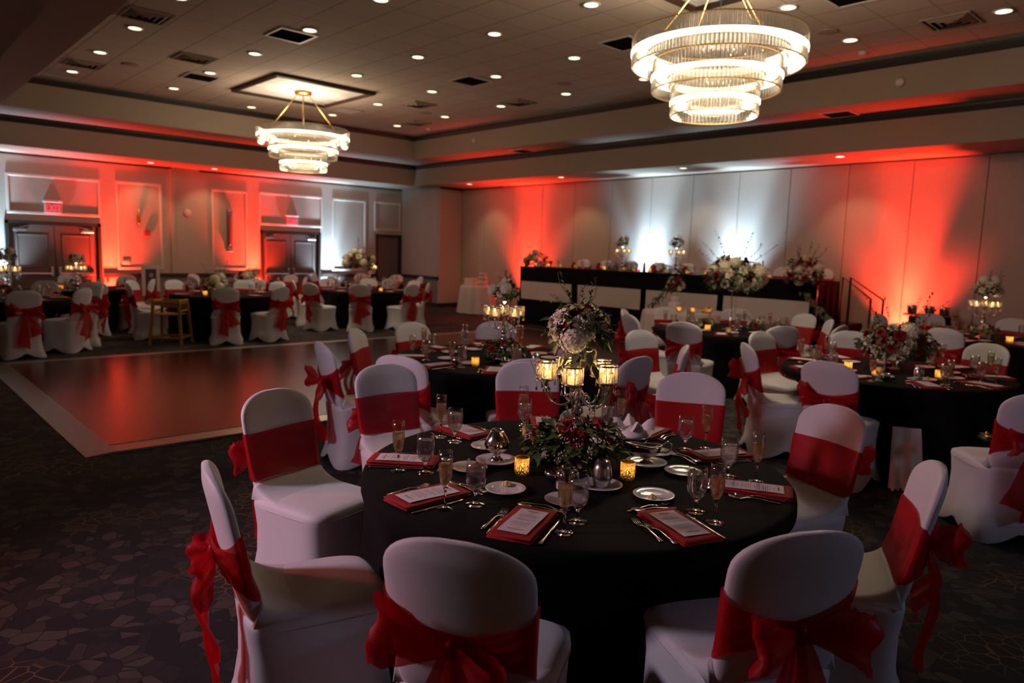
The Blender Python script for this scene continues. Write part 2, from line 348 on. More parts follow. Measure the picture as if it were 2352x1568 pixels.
# walls
wl = MB(); wl.box(XL - .1, YW + .12, 0, 12.9, YW + .3, Z1); 
DOORS = [(2.62, 4.45, 2.03), (8.33, 10.08, 2.05), (11.95, 12.84, 2.08)]
xs = [XL - .1]
for (a, c, h) in DOORS: xs += [a, c]
xs += [12.9]
for i in range(0, len(xs), 2): wl.box(xs[i], YW, 0, xs[i + 1], YW + .12, Z1)
for (a, c, h) in DOORS: wl.box(a, YW, h, c, YW + .12, Z1)
struct('wall_left', wl, M['wall'])
jb = MB(); jb.box(12.86, 17.2, 0, XW + .3, YW + .3, Z1); struct('wall_corner', jb, M['wall'])
# folding partition: one leaf per panel, hung under the soffit
ys = [17.18, 16.1, 14.89, 13.75, 12.6, 11.4, 10.22, 9.12, 8.01, 6.91, 5.79, 4.69, 3.57, 2.42, 1.3, .15, -1, -2.1, -3.2, -4.2]
pm = MB()
for a, c in zip(ys[:-1], ys[1:]): pm.bbox((XW + .05, (a + c) / 2, 1.745), (.1, a - c - .010, 3.45), .006)
pm.box(XW + .08, YB, 0, XW + .2, 17.2, Z1)
struct('wall_right', pm, M['panel'])
b = MB(); b.box(12.87, 17.12, .10, XW - .02, 17.2, 3.44); struct('wall_partition_end', b, M['panel'])
b = MB(); b.box(XW - .012, 15.33, 3.462, XW + .02, 17.15, 3.499); b.box(XW - .012, -4, 3.462, XW + .02, 2.95, 3.499); b.box(12.9, 17.10, 3.445, XW, 17.14, 3.499); struct('trim_3', b, M['black'])
b = MB(); b.box(XW - .03, YB, 0, XW + .04, 17.1, .09); struct('baseboard_right', b, M['black'])
b = MB(); b.box(XL - .1, YB - .1, 0, XL, YW, Z1); struct('wall_near', b, M['wall'])
b = MB(); b.box(XL, YB - .1, 0, XW, YB, Z1); struct('wall_behind', b, M['wall'])
b = MB()
for (a, c) in ((XL, 2.62), (4.45, 8.33), (10.08, 11.95)): b.box(a, YW - .012, 0, c, YW, .80)
b.box(12.85, 17.19, 0, 12.86, YW - .01, .80); struct('wall_wainscot', b, M['wainscot'])
b = MB()
for (a, c) in ((XL, 2.58), (4.5, 8.29), (10.12, 11.91)): b.box(a, YW - .035, .80, c, YW, .90); b.box(a, YW - .045, .88, c, YW, .90)
b.box(12.82, 17.16, .80, 12.86, YW - .01, .90); b.box(12.82, 17.16, .80, 12.95, 17.2, .90); struct('trim_4', b, M['darktrim'])
b = MB()
for (a, c) in ((XL, 2.6), (4.48, 8.3), (10.1, 11.93)): b.box(a, YW - .025, 0, c, YW - .012, .12)
b.box(12.835, 17.17, 0, 12.86, YW, .12); b.box(12.84, 17.1, 0, XW, 17.13, .12); struct('baseboard_left', b, M['black'])
b = MB(); b.box(XL, YW - .012, 3.455, 6.08, YW, 3.499); b.box(6.75, YW - .012, 3.455, 12.86, YW, 3.499); struct('trim_5', b, M['black'])
b = MB(); b.box(6.02, YW - .06, .9, 6.11, YW, 3.46); struct('trim_6', b, M['wall'])
n = 7
for (x0, z0, x1, z1) in ((2.66, 2.20, 4.48, 3.06), (4.80, .99, 5.83, 3.07), (7.02, .99, 7.96, 3.06), (8.28, 2.21, 10.15, 3.08), (10.46, .99, 11.58, 3.07), (11.87, 2.21, 12.82, 3.08)):
    w_ = .055; b = MB()
    for (a, c, d, e) in ((x0, z0, x1, z0 + w_), (x0, z1 - w_, x1, z1), (x0, z0 + w_, x0 + w_, z1 - w_), (x1 - w_, z0 + w_, x1, z1 - w_)):
        b.bbox(((a + d) / 2, YW - .012, (c + e) / 2), (d - a, .028, e - c), .008)
    struct('trim_%d' % n, b, M['pic']); n += 1

# doors
def door(i, x0, x1, h, double):
    fr = MB(); f = .05
    fr.box(x0 - .02, YW - .03, 0, x0 + f, YW + .12, h + .02); fr.box(x1 - f, YW - .03, 0, x1 + .02, YW + .12, h + .02); fr.box(x0 - .02, YW - .03, h - f, x1 + .02, YW + .12, h + .02)
    r = tag(thing('door_%d' % i, loc=(0, 0, 0), label=None, cat=None), kind='structure')
    fr.obj('door_frame', M['darktrim'], r, False)
    a, c = x0 + f, x1 - f; cuts = [a, (a + c) / 2, c] if double else [a, c]
    for k in range(len(cuts) - 1):
        p, q = cuts[k] + .006, cuts[k + 1] - .006; l = MB(); l.bbox(((p + q) / 2, YW + .07, (h - f) / 2 + .005), (q - p, .045, h - f - .015), .006)
        if double:
            for (za, zb) in ((.15, .80), (1.02, h - .27)):
                w_ = .03; xa, xb = p + .13, q - .13
                for (u0, v0, u1, v1) in ((xa, za, xb, za + w_), (xa, zb - w_, xb, zb), (xa, za, xa + w_, zb), (xb - w_, za, xb, zb)): l.bbox(((u0 + u1) / 2, YW + .044, (v0 + v1) / 2), (u1 - u0, .016, v1 - v0), .005)
        lf = l.obj('door_leaf', M['door'], r, False)
        if double:
            b = MB(); b.bbox(((p + q) / 2 + (.06 if k else -.06) * 0, YW + .005, .88), (q - p - .12, .05, .045), .01); b.bbox((q - .07 if k == 0 else p + .07, YW + .015, .93), (.07, .05, .22), .01)
            b.obj('push_bar', M['brush'], lf, False)
            b = MB(); xc = p + .2 if k == 0 else q - .2; b.bbox((xc, YW + .012, h - f - .13), (.27, .06, .055), .008); b.tube([(xc, YW + .0, h - f - .09), (xc + (.18 if k == 0 else -.18), YW + .0, h - f - .03)], .01, 6)
            b.obj('door_closer', M['brush'], lf, False)
        else:
            b = MB(); b.tube([(p + .08, YW + .03, 1.0), (p + .08, YW - .01, 1.0), (p + .19, YW - .01, 1.0)], .01, 8); b.obj('door_handle', M['brush'], lf)
door(1, 2.62, 4.45, 2.03, True); door(2, 8.33, 10.08, 2.05, True); door(3, 11.95, 12.84, 2.08, False)

# wall fittings
def text(name, s, size, mat_, parent, loc, rot, ext=.002, font_sc=(1, 1, 1), shear=0):
    c = bpy.data.curves.new(name, 'FONT'); c.body = s; c.size = size; c.extrude = ext; c.align_x = 'CENTER'; c.align_y = 'CENTER'; c.shear = shear
    c.materials.append(mat_); c.resolution_u = 3; o = link('tmp', c, None); bpy.context.view_layer.update()
    me = bpy.data.meshes.new_from_object(o.evaluated_get(bpy.context.evaluated_depsgraph_get())); bpy.data.objects.remove(o); me.materials.clear(); me.materials.append(mat_)
    return link(name, me, parent, loc, rot, font_sc)
for (x, l) in ((3.52, 'red lit EXIT sign above the left double doors'), (9.22, 'red lit EXIT sign above the middle double doors')):
    t = thing('exit_sign', l, 'exit sign', (x, YW - .03, 2.24))
    b = MB(); b.bbox((0, 0, .11), (.34, .05, .22), .01); b.obj('sign_box', M['wall'], t, False)
    text('lettering', 'EXIT', .19, M['exit'], t, (0, -.028, .11), (rad(90), 0, 0), .002, (.8, 1, 1))
    b = MB(); b.bbox((0, .0, .255), (.38, .08, .05), .01); b.sphere((.13, -.03, .265), .03, 10, 6); b.obj('emergency_lamp', M['whiteplastic'], t, False)
t = thing('fire_alarm', 'small red fire alarm box inside the first moulded wall panel', 'fire alarm', (5.47, YW, 1.88)); b = MB(); b.bbox((0, -.03, 0), (.13, .06, .14), .012); o = b.obj('box', M['redplastic'], t, False)
b = MB(); b.lathe([(.025, 0), (.03, .02), (.01, .035)], 12, (.085, -.02, -.02)); b.obj('strobe', M['whiteplastic'], t)
b = MB(); b.lathe([(.012, -.18), (.03, -.12), (.045, -.05), (.03, .02), (.045, .06), (.02, .12), (.008, .2)], 12)
tag(b.obj('wall_ornament', M['gold'], loc=(5.29, YW - .05, 2.25)), 'small gold bulb shaped ornament hung above the fire alarm', 'wall ornament')
b = MB(); b.bbox((0, 0, 0), (.18, .02, .13), .01); b.bbox((-.045, -.012, 0), (.04, .01, .06), .004); b.bbox((.045, -.012, 0), (.04, .01, .06), .004)
tag(b.obj('switch_plate', M['whiteplastic'], loc=(4.99, YW - .012, 1.17)), 'pinkish switch plate low in the first moulded panel', 'switch plate')
b = MB(); b.lathe([(.09, 0), (.085, .03), (.05, .05)], 16); tag(b.obj('strobe_alarm', M['whiteplastic'], loc=(6.43, YW - .0, 2.42), rot=(rad(90), 0, 0)), 'round white alarm on the bare wall between two moulded panels', 'alarm')
t = thing('wall_sconce', 'tall narrow wall sconce with bronze bars in the second moulded panel', 'wall sconce', (7.48, YW, 1.46))
b = MB(); b.bbox((0, -.015, .56), (.15, .03, 1.12), .008); b.obj('back_plate', M['brush'], t, False)
b = MB(); b.bbox((0, -.055, .56), (.085, .05, .78), .02); b.obj('shade', mat('amber_glass', (.28, .08, .05), .2), t, False)
b = MB(); b.sphere((0, -.05, .06), .045, 12, 8); b.sphere((0, -.05, 1.06), .035, 12, 8); b.obj('finial', M['steel'], t)
t = thing('framed_picture', 'white framed portrait standing in front of the wall left of the highchair', 'picture', (5.28, 18.25, .40), rad(3))
b = MB(); w2, h2 = .20, .36
for (a, c, d, e) in ((-w2, -h2, w2, -h2 + .09), (-w2, h2 - .09, w2, h2), (-w2, -h2 + .09, -w2 + .08, h2 - .09), (w2 - .08, -h2 + .09, w2, h2 - .09)): b.bbox(((a + d) / 2, 0, (c + e) / 2 + .36), (d - a, .03, e - c), .006)
b.obj('frame', M['whiteplastic'], t, False)
b = MB(); b.box(-.125, .0, .085, .125, .008, .635); b.obj('picture_ground', mat('photo_dark', (.05, .03, .03), .4), t, False)
b = MB(); b.lathe([(.05, 0), (.055, .12), (.035, .2), (.01, .22)], 12, (.01, -.004, .2)); b.T = None; o = b.obj('dress_figure', mat('photo_red', (.25, .02, .03), .5), t); o.scale = (1, .08, 1)
b = MB(); b.sphere((.01, -.05, .49), .05, 10, 8); o = b.obj('face_shape', mat('photo_skin', (.45, .3, .24), .5), t); o.scale = (1, .1, 1)
b = MB(); b.tube([(-.15, .03, .45), (-.26, .05, -.39)], .012, 6); b.tube([(.15, .03, .45), (.26, .05, -.39)], .012, 6); b.tube([(0, .04, .5), (0, .34, -.39)], .012, 6); b.tube([(-.2, .02, -.01), (.2, .02, -.01)], .014, 6)
tag(b.obj('easel', M['black'], loc=(5.28, 18.27, .40), rot=(0, 0, rad(3))), 'thin black easel holding the white framed portrait', 'easel')

# ------------------------------------------------------------------ ceiling fixtures
LX = [3.2, 4.92, 6.62, 8.34, 10.08]; LYS = [15.2, 13.3, 11.42, 9.6, 7.8, 6.05, 4.4, 2.65]
disc = MB().lathe([(.085, 0), (.085, .01)], 24).mesh('lens', M['lens']); rim = MB().lathe([(.085, 0), (.11, -.004), (.115, .008), (.085, .012)], 24, cap0=False, cap1=False).mesh('trim_ring', M['whiteplastic'])
rowname = ['in the row at the left ceiling edge', 'in the second row from the left end', 'in the row of the chandeliers', 'in the row just right of the chandeliers', 'in the row nearest the stage side edge']
dist = ['farthest', 'second farthest', 'third farthest', 'fourth farthest', 'fifth farthest', 'sixth farthest', 'second nearest', 'nearest']
for i, x in enumerate(LX):
    for j, y in enumerate(LYS):
        if i == 2 and y in (13.3, 4.4): continue
        if (i == 0 and j > 3) or (i == 1 and j > 4) or (i == 2 and j > 5) or (i == 3 and j > 6): continue
        if i == 2 and j == 0: y, x = 15.83, 6.73
        t = thing('recessed_light', 'recessed ceiling light, ' + dist[j] + ' ' + rowname[i], 'ceiling light', (x, y, Z3 - .012), 0, 'recessed lights in the tiled ceiling')
        link('lens', disc, t); link('trim_ring', rim, t)
        l = bpy.data.lights.new('lamp', 'SPOT'); l.color = (1, .74, .48); l.energy = K['down']; l.spot_size = rad(80); l.spot_blend = .8; l.shadow_soft_size = .08
        o = link('lamp', l, t, (0, 0, -.02))
sl = [(12.7, 15.6, 'left of the stage, nearest the room corner'), (12.68, 12.13, 'above the left third of the head table'), (12.68, 8.71, 'above the two white wall beams'), (12.7, 5.55, 'above the right end of the stage'), (5.38, 18.35, 'above the first moulded panel'), (6.84, 18.33, 'above the second moulded panel')]
for x, y, n_ in sl:
    t = thing('recessed_light', 'small recessed light in the lower soffit ' + n_, 'ceiling light', (x, y, Z1 - .012))
    link('lens', disc, t, sc=.8); link('trim_ring', rim, t, sc=.8)
    l = bpy.data.lights.new('lamp', 'SPOT'); l.color = (1, .66, .34); l.energy = K['soffit']; l.spot_size = rad(85); l.spot_blend = .6; l.shadow_soft_size = .08
    o = link('lamp', l, t, (0, 0, -.03), (0, rad(-22) if x > 12 else 0, 0) if x > 12 else (rad(22), 0, 0))
def vent(x, y, z, label, kind, s=.56):
    t = thing('ceiling_vent', label, 'ceiling vent', (x, y, z))
    fr = MB(); h = s / 2
    for (a, c, d, e) in ((-h, -h, h, -h + .03), (-h, h - .03, h, h), (-h, -h + .03, -h + .03, h - .03), (h - .03, -h + .03, h, h - .03)): fr.box(a, c, -.015, d, e, 0)
    fr.obj('frame', M['soffit'] if kind != 'dark' else M['whiteplastic'], t, False)
    if kind == 'dark':
        b = MB(); b.box(-h + .03, -h + .03, -.008, h - .03, h - .03, -.003); b.obj('grille', M['matte'], t, False)
    elif kind == 'flat':
        b = MB(); b.box(-h + .03, -h + .03, -.012, h - .03, h - .03, -.003); b.obj('grille', M['whiteplastic'], t, False)
    else:
        b = MB(); b.box(-h + .03, -h + .03, -.004, h - .03, h - .03, -.001); b.obj('throat', M['matte'], t, False)
        for k in range(3):
            r = h - .05 - k * .075; q = r - .05; b = MB(); b.loft([[(-r, -r, -.004), (r, -r, -.004), (r, r, -.004), (-r, r, -.004)], [(-q, -q, -.03), (q, -q, -.03), (q, q, -.03), (-q, q, -.03)]])
            b.obj('louvre', M['soffit'], t, False)
for (x, y, k, n_) in ((3.14, 10.7, 'lou', 'square louvred ceiling vent beside the upper left corner light'), (4.38, 12.5, 'lou', 'square louvred ceiling vent left of the far chandelier'), (3.22, 14.4, 'lou', 'square louvred ceiling vent near the left end moulding'),
    (4.86, 10.05, 'dark', 'black return grille with white frame nearer than the far chandelier'), (4.93, 13.8, 'dark', 'black return grille left of the chandelier ceiling frame'), (8.28, 10.2, 'dark', 'black return grille in the middle of the ceiling'),
    (8.9, 12.66, 'lou', 'square louvred vent right of the far chandelier'), (10.05, 10.87, 'lou', 'square louvred vent near the stage side moulding'), (10.14, 14.5, 'lou', 'small louvred vent nearest the far ceiling corner'),
    (8.3, 14.5, 'flat', 'flat beige vent right of the far chandelier rods'), (10.1, 3.2, 'lou', 'large louvred vent in the upper right of the ceiling'), (8.25, 6.75, 'dark', 'black return grille just left of the near chandelier'), (8.45, 3.7, 'dark', 'black return grille at the top right of the near chandelier')):
    vent(x, y, Z3 - .002, n_, k)
vent(11.95, 12.72, Z2 - .002, 'dark vent in the upper soffit above the left beam', 'dark', .5); vent(11.98, 5.3, Z2 - .002, 'dark vent in the upper soffit at right', 'dark', .5)
for (x, y, n_) in ((3.78, 13.8, 'round ceiling speaker left of the far chandelier'), (9.48, 9.07, 'round ceiling speaker right of the middle ceiling'), (9.54, 13.3, 'round ceiling speaker by the far vents'), (9.54, 4.46, 'round ceiling speaker right of the near chandelier')):
    b = MB(); b.lathe([(.13, 0), (.135, -.008), (.12, -.012), (.01, -.012)], 24); tag(b.obj('ceiling_speaker', M['soffit'], loc=(x, y, Z3 - .001)), n_, 'speaker')
for (x, y, n_) in ((2.6, 13.1, 'small smoke detector near the left end of the ceiling'), (10.75, 4.5, 'small smoke detector in the right part of the ceiling'), (10.8, 14.9, 'small smoke detector near the far corner of the ceiling')):
    b = MB(); b.lathe([(.06, 0), (.055, -.03), (.03, -.05), (.001, -.05)], 16); tag(b.obj('smoke_detector', M['whiteplastic'], loc=(x, y, Z3 - .001)), n_, 'smoke detector')
for (y, z, n_) in ((12.75, 4.33, 'round detector on the fascia left of the near chandelier'), (4.2, 4.3, 'round detector on the fascia at right')):
    b = MB(); b.lathe([(.07, 0), (.06, .03), (.03, .05)], 16); tag(b.obj('wall_detector', M['whiteplastic'], loc=(XF2, y + (1.1 if y > 10 else 0), z), rot=(0, rad(-90), 0)), n_, 'detector')

# ------------------------------------------------------------------ chandeliers
wp = mat('wallpaper_panel', rough=.6); nt = wp.node_tree; tc = N(nt, 'ShaderNodeTexCoord'); mp = N(nt, 'ShaderNodeMapping'); mp.inputs['Scale'].default_value = (.8, 9, 1)
nz = N(nt, 'ShaderNodeTexNoise'); nz.inputs['Scale'].default_value = 2.2; nz.inputs['Detail'].default_value = 5; cr = N(nt, 'ShaderNodeValToRGB')
cr.color_ramp.elements[0].position = .35; cr.color_ramp.elements[0].color = (.34, .32, .33, 1); cr.color_ramp.elements[1].position = .62; cr.color_ramp.elements[1].color = (.72, .68, .64, 1)
nt.links.new(tc.outputs['Object'], mp.inputs[0]); nt.links.new(mp.outputs[0], nz.inputs['Vector']); nt.links.new(nz.outputs[0], cr.inputs[0]); nt.links.new(cr.outputs[0], nt.nodes['Principled BSDF'].inputs['Base Color'])
def chandelier(cx, cy, label, plab):
    b = MB(); h = 1.0; 
    fr = thing('ceiling_panel', plab, 'ceiling panel', (cx, cy, Z3))
    MB().box(-h + .08, -h + .08, -.02, h - .08, h - .08, -.004).obj('streaked_panel', wp, fr, False)
    b = MB(); 
    def rg(o, z): return [(-h + o, -h + o, z), (h - o, -h + o, z), (h - o, h - o, z), (-h + o, h - o, z)]
    b.loft([rg(0, -.001), rg(0, -.05), rg(.04, -.07), rg(.10, -.03), rg(.10, -.004)]); b.obj('dark_frame', M['darktrim'], fr, False)
    t = thing('chandelier', label, 'chandelier', (cx, cy, 0))
    b = MB(); b.lathe([(.16, Z3 - .075), (.165, Z3 - .03), (.16, Z3 - .022)], 32); b.obj('canopy', M['gold'], t)
    for a in range(4):
        an = pi / 4 + a * pi / 2 + .3; b = MB(); b.tube([(.10 * cos(an), .10 * sin(an), Z3 - .07), (.60 * cos(an), .60 * sin(an), 3.93)], .009, 6)
        b.obj('hanging_rod', M['gold'], t)
    b = MB(); b.tube([(0, 0, Z3 - .07), (.01, 0, 4.3), (0, 0, 3.95)], .006, 6); b.obj('power_cable', M['black'], t)
    for (R, zt, nr, nm) in ((.85, 3.93, 132, 1), (.635, 3.685, 98, 2), (.43, 3.44, 68, 3)):
        H = .305; tier = MB(); zm = zt - H * .55
        for k in range(nr):
            a = 2 * pi * k / nr; ca, sa = cos(a), sin(a); w_ = 2 * pi * R / nr * .41
            rr = []
            for zz in (zt - H, zt):
                rr.append([(ca * (R + d) - sa * e, sa * (R + d) + ca * e, zz) for d, e in ((-.012, 0), (0, -w_), (.012, 0), (0, w_))])
            tier.loft(rr, True, True)
        o = tier.obj('glass_rod_ring', M['rods'], t, False)
        inner = MB()
        for k in range(int(nr * .8)):
            a = 2 * pi * k / (nr * .8); ca, sa = cos(a), sin(a); r2 = R - .17; w_ = 2 * pi * r2 / (nr * .8) * .38
            inner.loft([[(ca * (r2 + d) - sa * e, sa * (r2 + d) + ca * e, zz) for d, e in ((-.01, 0), (0, -w_), (.01, 0), (0, w_))] for zz in (zm - .09, zm + .05)], True, True)
        inner.obj('inner_glass_ring', M['rods'], t, False)
        b = MB(); b.lathe([(R - .15, zm + .035), (R - .02, zm + .035), (R - .02, zm + .022), (R - .15, zm + .022)], 64, cap0=False, cap1=False); b.obj('gold_frame', M['gold'], t)
        b = MB(); b.lathe([(R + .016, zm - .022), (R + .020, zm - .018), (R + .020, zm + .018), (R + .016, zm + .022)], 72, cap0=False, cap1=False)
        b.lathe([(R - .14, zm + .018), (R - .03, zm + .018), (R - .03, zm + .010), (R - .14, zm + .010), (R - .14, zm + .018)], 72, cap0=False, cap1=False)
        b.obj('led_band', M['ring'], t)
        for s_ in (-.02, .024):
            b = MB(); b.lathe([(R - .004, zt - .01 if s_ > 0 else zt - H + .0), (R + .004, zt - .01 if s_ > 0 else zt - H), (R + .004, zt if s_ > 0 else zt - H + .01), (R - .004, zt if s_ > 0 else zt - H + .01)], 64, cap0=False, cap1=False); b.obj('rim', M['gold'], t)
    b = MB(); random.seed(4)
    for k in range(60):
        a = random.uniform(0, 6.28); r = random.uniform(.05, .5); z = random.uniform(3.25, 3.85); b.sphere((r * cos(a), r * sin(a), z), .011, 6, 4)
    o = b.obj('crystal_beads', M['steel'], t); o['kind'] = 'stuff'
    for z, en in ((4.0, 1.7), (3.05, .7)):
        l = bpy.data.lights.new('bulb', 'POINT'); l.color = (1, .79, .55); l.energy = K['chand'] * en; l.shadow_soft_size = .3
        link('bulb', l, t, (0, 0, z))
chandelier(6.67, 4.25, 'large three tier crystal ring chandelier, nearest, upper right', 'streaked panel in a dark square frame above the near chandelier')
chandelier(6.7, 13.35, 'three tier crystal ring chandelier hanging over the far end of the dance floor', 'streaked panel in a dark square frame above the far chandelier')
# ------------------------------------------------------------------ covered chair with sash (faces +X, origin on the floor under the seat)
def srect(hx0, hx1, hy, p, n=56):
    """rounded rectangle outline: back extent hx0 (<0), front hx1, half width hy"""
    out = []; cx = (hx0 + hx1) / 2; rx = (hx1 - hx0) / 2
    for k in range(n):
        a = 2 * pi * (k + .5) / n; c, s = cos(a), sin(a)
        r = (abs(c) ** p + abs(s) ** p) ** (-1 / p)
        out.append((cx + rx * r * c, hy * r * s, abs(c * s) * 2))
    return out
ZT = .965
def back_c(z): return -.222 - .108 * max(0, (z - .45) / .515) ** 1.05
def back_w(z):
    z0 = .85; w0 = .215
    if z < .50: return .197 - .02 * (.50 - z) / .07
    if z <= z0: return w0 - .019 * max(0, (.80 - z)) / .3
    return w0 * max(0, 1 - ((z - z0) / (ZT + .002 - z0)) ** 2.1) ** (1 / 2.3)
def back_curve(z): return .035 * min(1, max(0, (z - .46) / .16))
def back_ring(z, off=0, n=40, tk=None):
    w_ = back_w(z) + off; t = (tk if tk else .026) + .020 * max(0, (.62 - z) / .15) * (z < .62) - .032 * max(0, (.50 - z) / .07) + off
    if z > .905: t *= max(.5, 1 - (z - .905) / .12)
    out = []
    for k in range(n):
        a = 2 * pi * k / n; c, s = cos(a), sin(a); r = (abs(c) ** 3.2 + abs(s) ** 3.2) ** (-1 / 3.2)
        y = w_ * r * s; out.append((back_c(z) + t * r * c - back_curve(z) * (1 - (y / .23) ** 2), y, z))
    return out
def chair_cover():
    b = MB(); rings = []
    for (z, x0, x1, hy, p, arch) in ((.0, -.30, .262, .262, 7, .085), (.012, -.302, .265, .265, 7, .085), (.10, -.278, .238, .238, 6, .05), (.22, -.262, .222, .223, 5.5, .012), (.34, -.262, .222, .222, 5.2, 0),
        (.425, -.270, .228, .224, 6, 0), (.45, -.272, .234, .228, 6, 0), (.472, -.270, .230, .225, 6, 0), (.485, -.245, .215, .212, 4.0, 0), (.492, -.19, .18, .18, 3.6, 0), (.496, -.1, .09, .09, 3, 0)):
        rings.append([(x, y, z + arch * (1 - min(1, c * 1.02) ** .9) ) for x, y, c in srect(x0, x1, hy, p)])
    b.loft(rings, False, True)
    zs = [.43, .45, .47, .49, .52, .58, .64, .70, .75, .79, .82, .85, .875, .895, .913, .928, .940, .950, .957, .962, .9645]
    b.loft([back_ring(z) for z in zs], False, True)
    # cloth stretched in a slope from the back down to the middle of the seat
    prof = []
    for i in range(13):
        t = i / 12; p0, p1, p2 = (back_c(.555) + .022, .555), (-.165, .478), (.06, .4865)
        prof.append(((1 - t) ** 2 * p0[0] + 2 * t * (1 - t) * p1[0] + t * t * p2[0], (1 - t) ** 2 * p0[1] + 2 * t * (1 - t) * p1[1] + t * t * p2[1]))
    rr = []
    for y, q in ((-.213, .0), (-.207, .55), (-.19, .86), (-.15, 1), (0, 1), (.15, 1), (.19, .86), (.207, .55), (.213, .0)):
        ring_ = [(-.25, y, .47)] + [(x - .012 * (1 - q) - .012 * (1 - (y / .213) ** 2) * (z > .5) * (z - .5) * 5, y, z - (z - .48) * .22 * (1 - q) - .004 * (1 - q)) for x, z in prof] + [(.08, y, .47)]
        rr.append(ring_)
    b.loft(rr, True, True)
    return b
def seam():
    b = MB(); pts = []
    def pt(z, sgn):
        w_ = back_w(z); t = .026 + .020 * max(0, (.62 - z) / .15) * (z < .62)
        if z > .905: t *= max(.5, 1 - (z - .905) / .12)
        a = pi - .95; c, s_ = cos(a), sin(a); r = (abs(c) ** 3.2 + abs(s_) ** 3.2) ** (-1 / 3.2); y = w_ * r * s_
        return (back_c(z) + t * r * c * 1.02 - back_curve(z) * (1 - (y / .23) ** 2) - .0016, sgn * y, z)
    for i in range(30): pts.append(pt(.50 + (.957 - .50) * sin(pi / 2 * i / 29), -1))
    pts += [(p[0], -p[1], p[2]) for p in reversed(pts)]
    sp_ = [(x, y, .448) for x, y, c in srect(-.268, .236, .231, 4.6)]; b.tube(sp_ + sp_[:1], .0022, 5, False); return b
def wr(a, b_, seed):                                  # cheap smooth wrinkle function
    return .5 * sin(a * 17 + seed) * sin(b_ * 9 + seed * 2.1) + .5 * sin(a * 31 + b_ * 13 + seed * 3.7)
def sash_band(seed, zk=.655):
    b = MB(); n = 72
    def fn(u, v):
        a = 2 * pi * u; c, s = cos(a), sin(a); rear = max(0, -c) ** 1.6
        z0, z1 = .560, .785
        zc = zk + .01; z0 = z0 * (1 - rear) + (zc - .045) * rear; z1 = z1 * (1 - rear) + (zc + .045) * rear
        z = z0 + (z1 - z0) * v; zz = min(.9, z); ww = back_w(zz) + .006; r = (abs(c) ** 3.2 + abs(s) ** 3.2) ** (-1 / 3.2); y = ww * r * s
        off = .007 + .0045 * wr(u * (1 + rear), v * 1.5, seed) * (.35 + rear) + .012 * rear + .007 * max(0, .35 - v) * (1 + sin(v * 60 + 3 * sin(a * 2 + seed)))
        t = .026 + .02 * max(0, (.62 - zz) / .15) * (zz < .62) + off
        return (back_c(zz) + t * r * c - back_curve(zz) * (1 - (min(1, abs(y) / .23)) ** 2), y * (1 + off * .4), z + .010 * sin(a * 2 + seed) * (.6 - v))
    b.grid(fn, n, 16); return b
KX = back_c(.655) - .035 - .036                        # where the knot sits on the rear face
def bow_loop(side, L, W, D, lift, seed, droop=0):
    b = MB()
    def fn(u, v):
        a = pi * 2 * u; q = (1 - cos(a)) / 2                       # 0..1..0 out to the tip and back
        y = side * (.012 + L * q ** .8); x = -(.014 + D * (sin(a) * .5 + .5) * q ** .5 + .01 * q) - .004
        wd = .028 + (W - .028) * q ** .75
        z = lift * q - droop * q * q + (v - .5) * wd + .012 * q * wr(u * 2, v * 2, seed)
        x += .014 * q * sin(v * 9 + seed) + .01 * (v - .5) * q
        return (x, y * (1 + .08 * sin(v * 5 + seed)), z)
    b.grid(fn, 26, 8); return b
def bow_tail(side, L, W, spread, seed, out=.03):
    b = MB()
    def fn(u, v):
        wd = .03 + (W - .03) * u ** .7
        y = side * (.008 + spread * u ** .9) + (v - .5) * wd; z = -.01 - L * u + .03 * (v - .5) * side * u * 2
        x = -.012 - out * sin(pi * min(1, u * 1.15)) - .02 * u * (1 - u) + .013 * u ** .5 * sin(v * 10 + seed + u * 3) + .006 * sin(u * 9 + seed)
        return (x, y, z)
    b.grid(fn, 16, 12); return b
def bow_knot(seed):
    b = MB(); rings = []
    for i in range(9):
        t = i / 8 * pi; rr = .008 + .022 * sin(t) ** .7
        rings.append([(-.012 + rr * .8 * cos(a) * (1 + .12 * sin(3 * a + seed)), .026 * cos(t) * 0 + (i / 8 - .5) * .045, rr * 1.1 * sin(a) * (1 + .15 * sin(5 * a + seed))) for a in [2 * pi * k / 16 for k in range(16)]])
    b.loft(rings, True, True); return b
COVER = chair_cover().mesh('cover', M['cover']); SEAM = seam().mesh('seam', M['cover'])
BOWS = []
for sd, (l1, l2, t1, t2) in enumerate((((.19, .19, .09, .055, .0), (.15, .16, .09, -.05, .04), (.46, .21, .05), (.40, .17, .10)),
    ((.17, .17, .08, .03, .02), (.19, .17, .08, .02, .05), (.40, .18, .08), (.46, .19, .04)), ((.16, .16, .10, .06, 0), (.20, .15, .07, -.03, .02), (.48, .16, .03), (.32, .16, .14)), ((.15, .15, .07, -.03, .03), (.15, .15, .07, -.02, .03), (.46, .14, .01), (.36, .12, .04)))):
    BOWS.append([('bow_loop', bow_loop(1, l1[0], l1[1], l1[2], l1[3], sd * 1.7 + 1, l1[4]).mesh('bow_loop', M['sash'])), ('bow_loop', bow_loop(-1, l2[0], l2[1], l2[2], l2[3], sd * 2.3 + 2, l2[4]).mesh('bow_loop', M['sash'])),
        ('bow_knot', bow_knot(sd).mesh('bow_knot', M['sash'])), ('bow_tail', bow_tail(1, *t1, sd * 3.1 + 1).mesh('bow_tail', M['sash2'])), ('bow_tail', bow_tail(-1, *t2, sd * 1.3 + 4, .05).mesh('bow_tail', M['sash2']))])
BANDS = [sash_band(i * 1.9 + .3).mesh('sash', M['sash']) for i in range(4)]
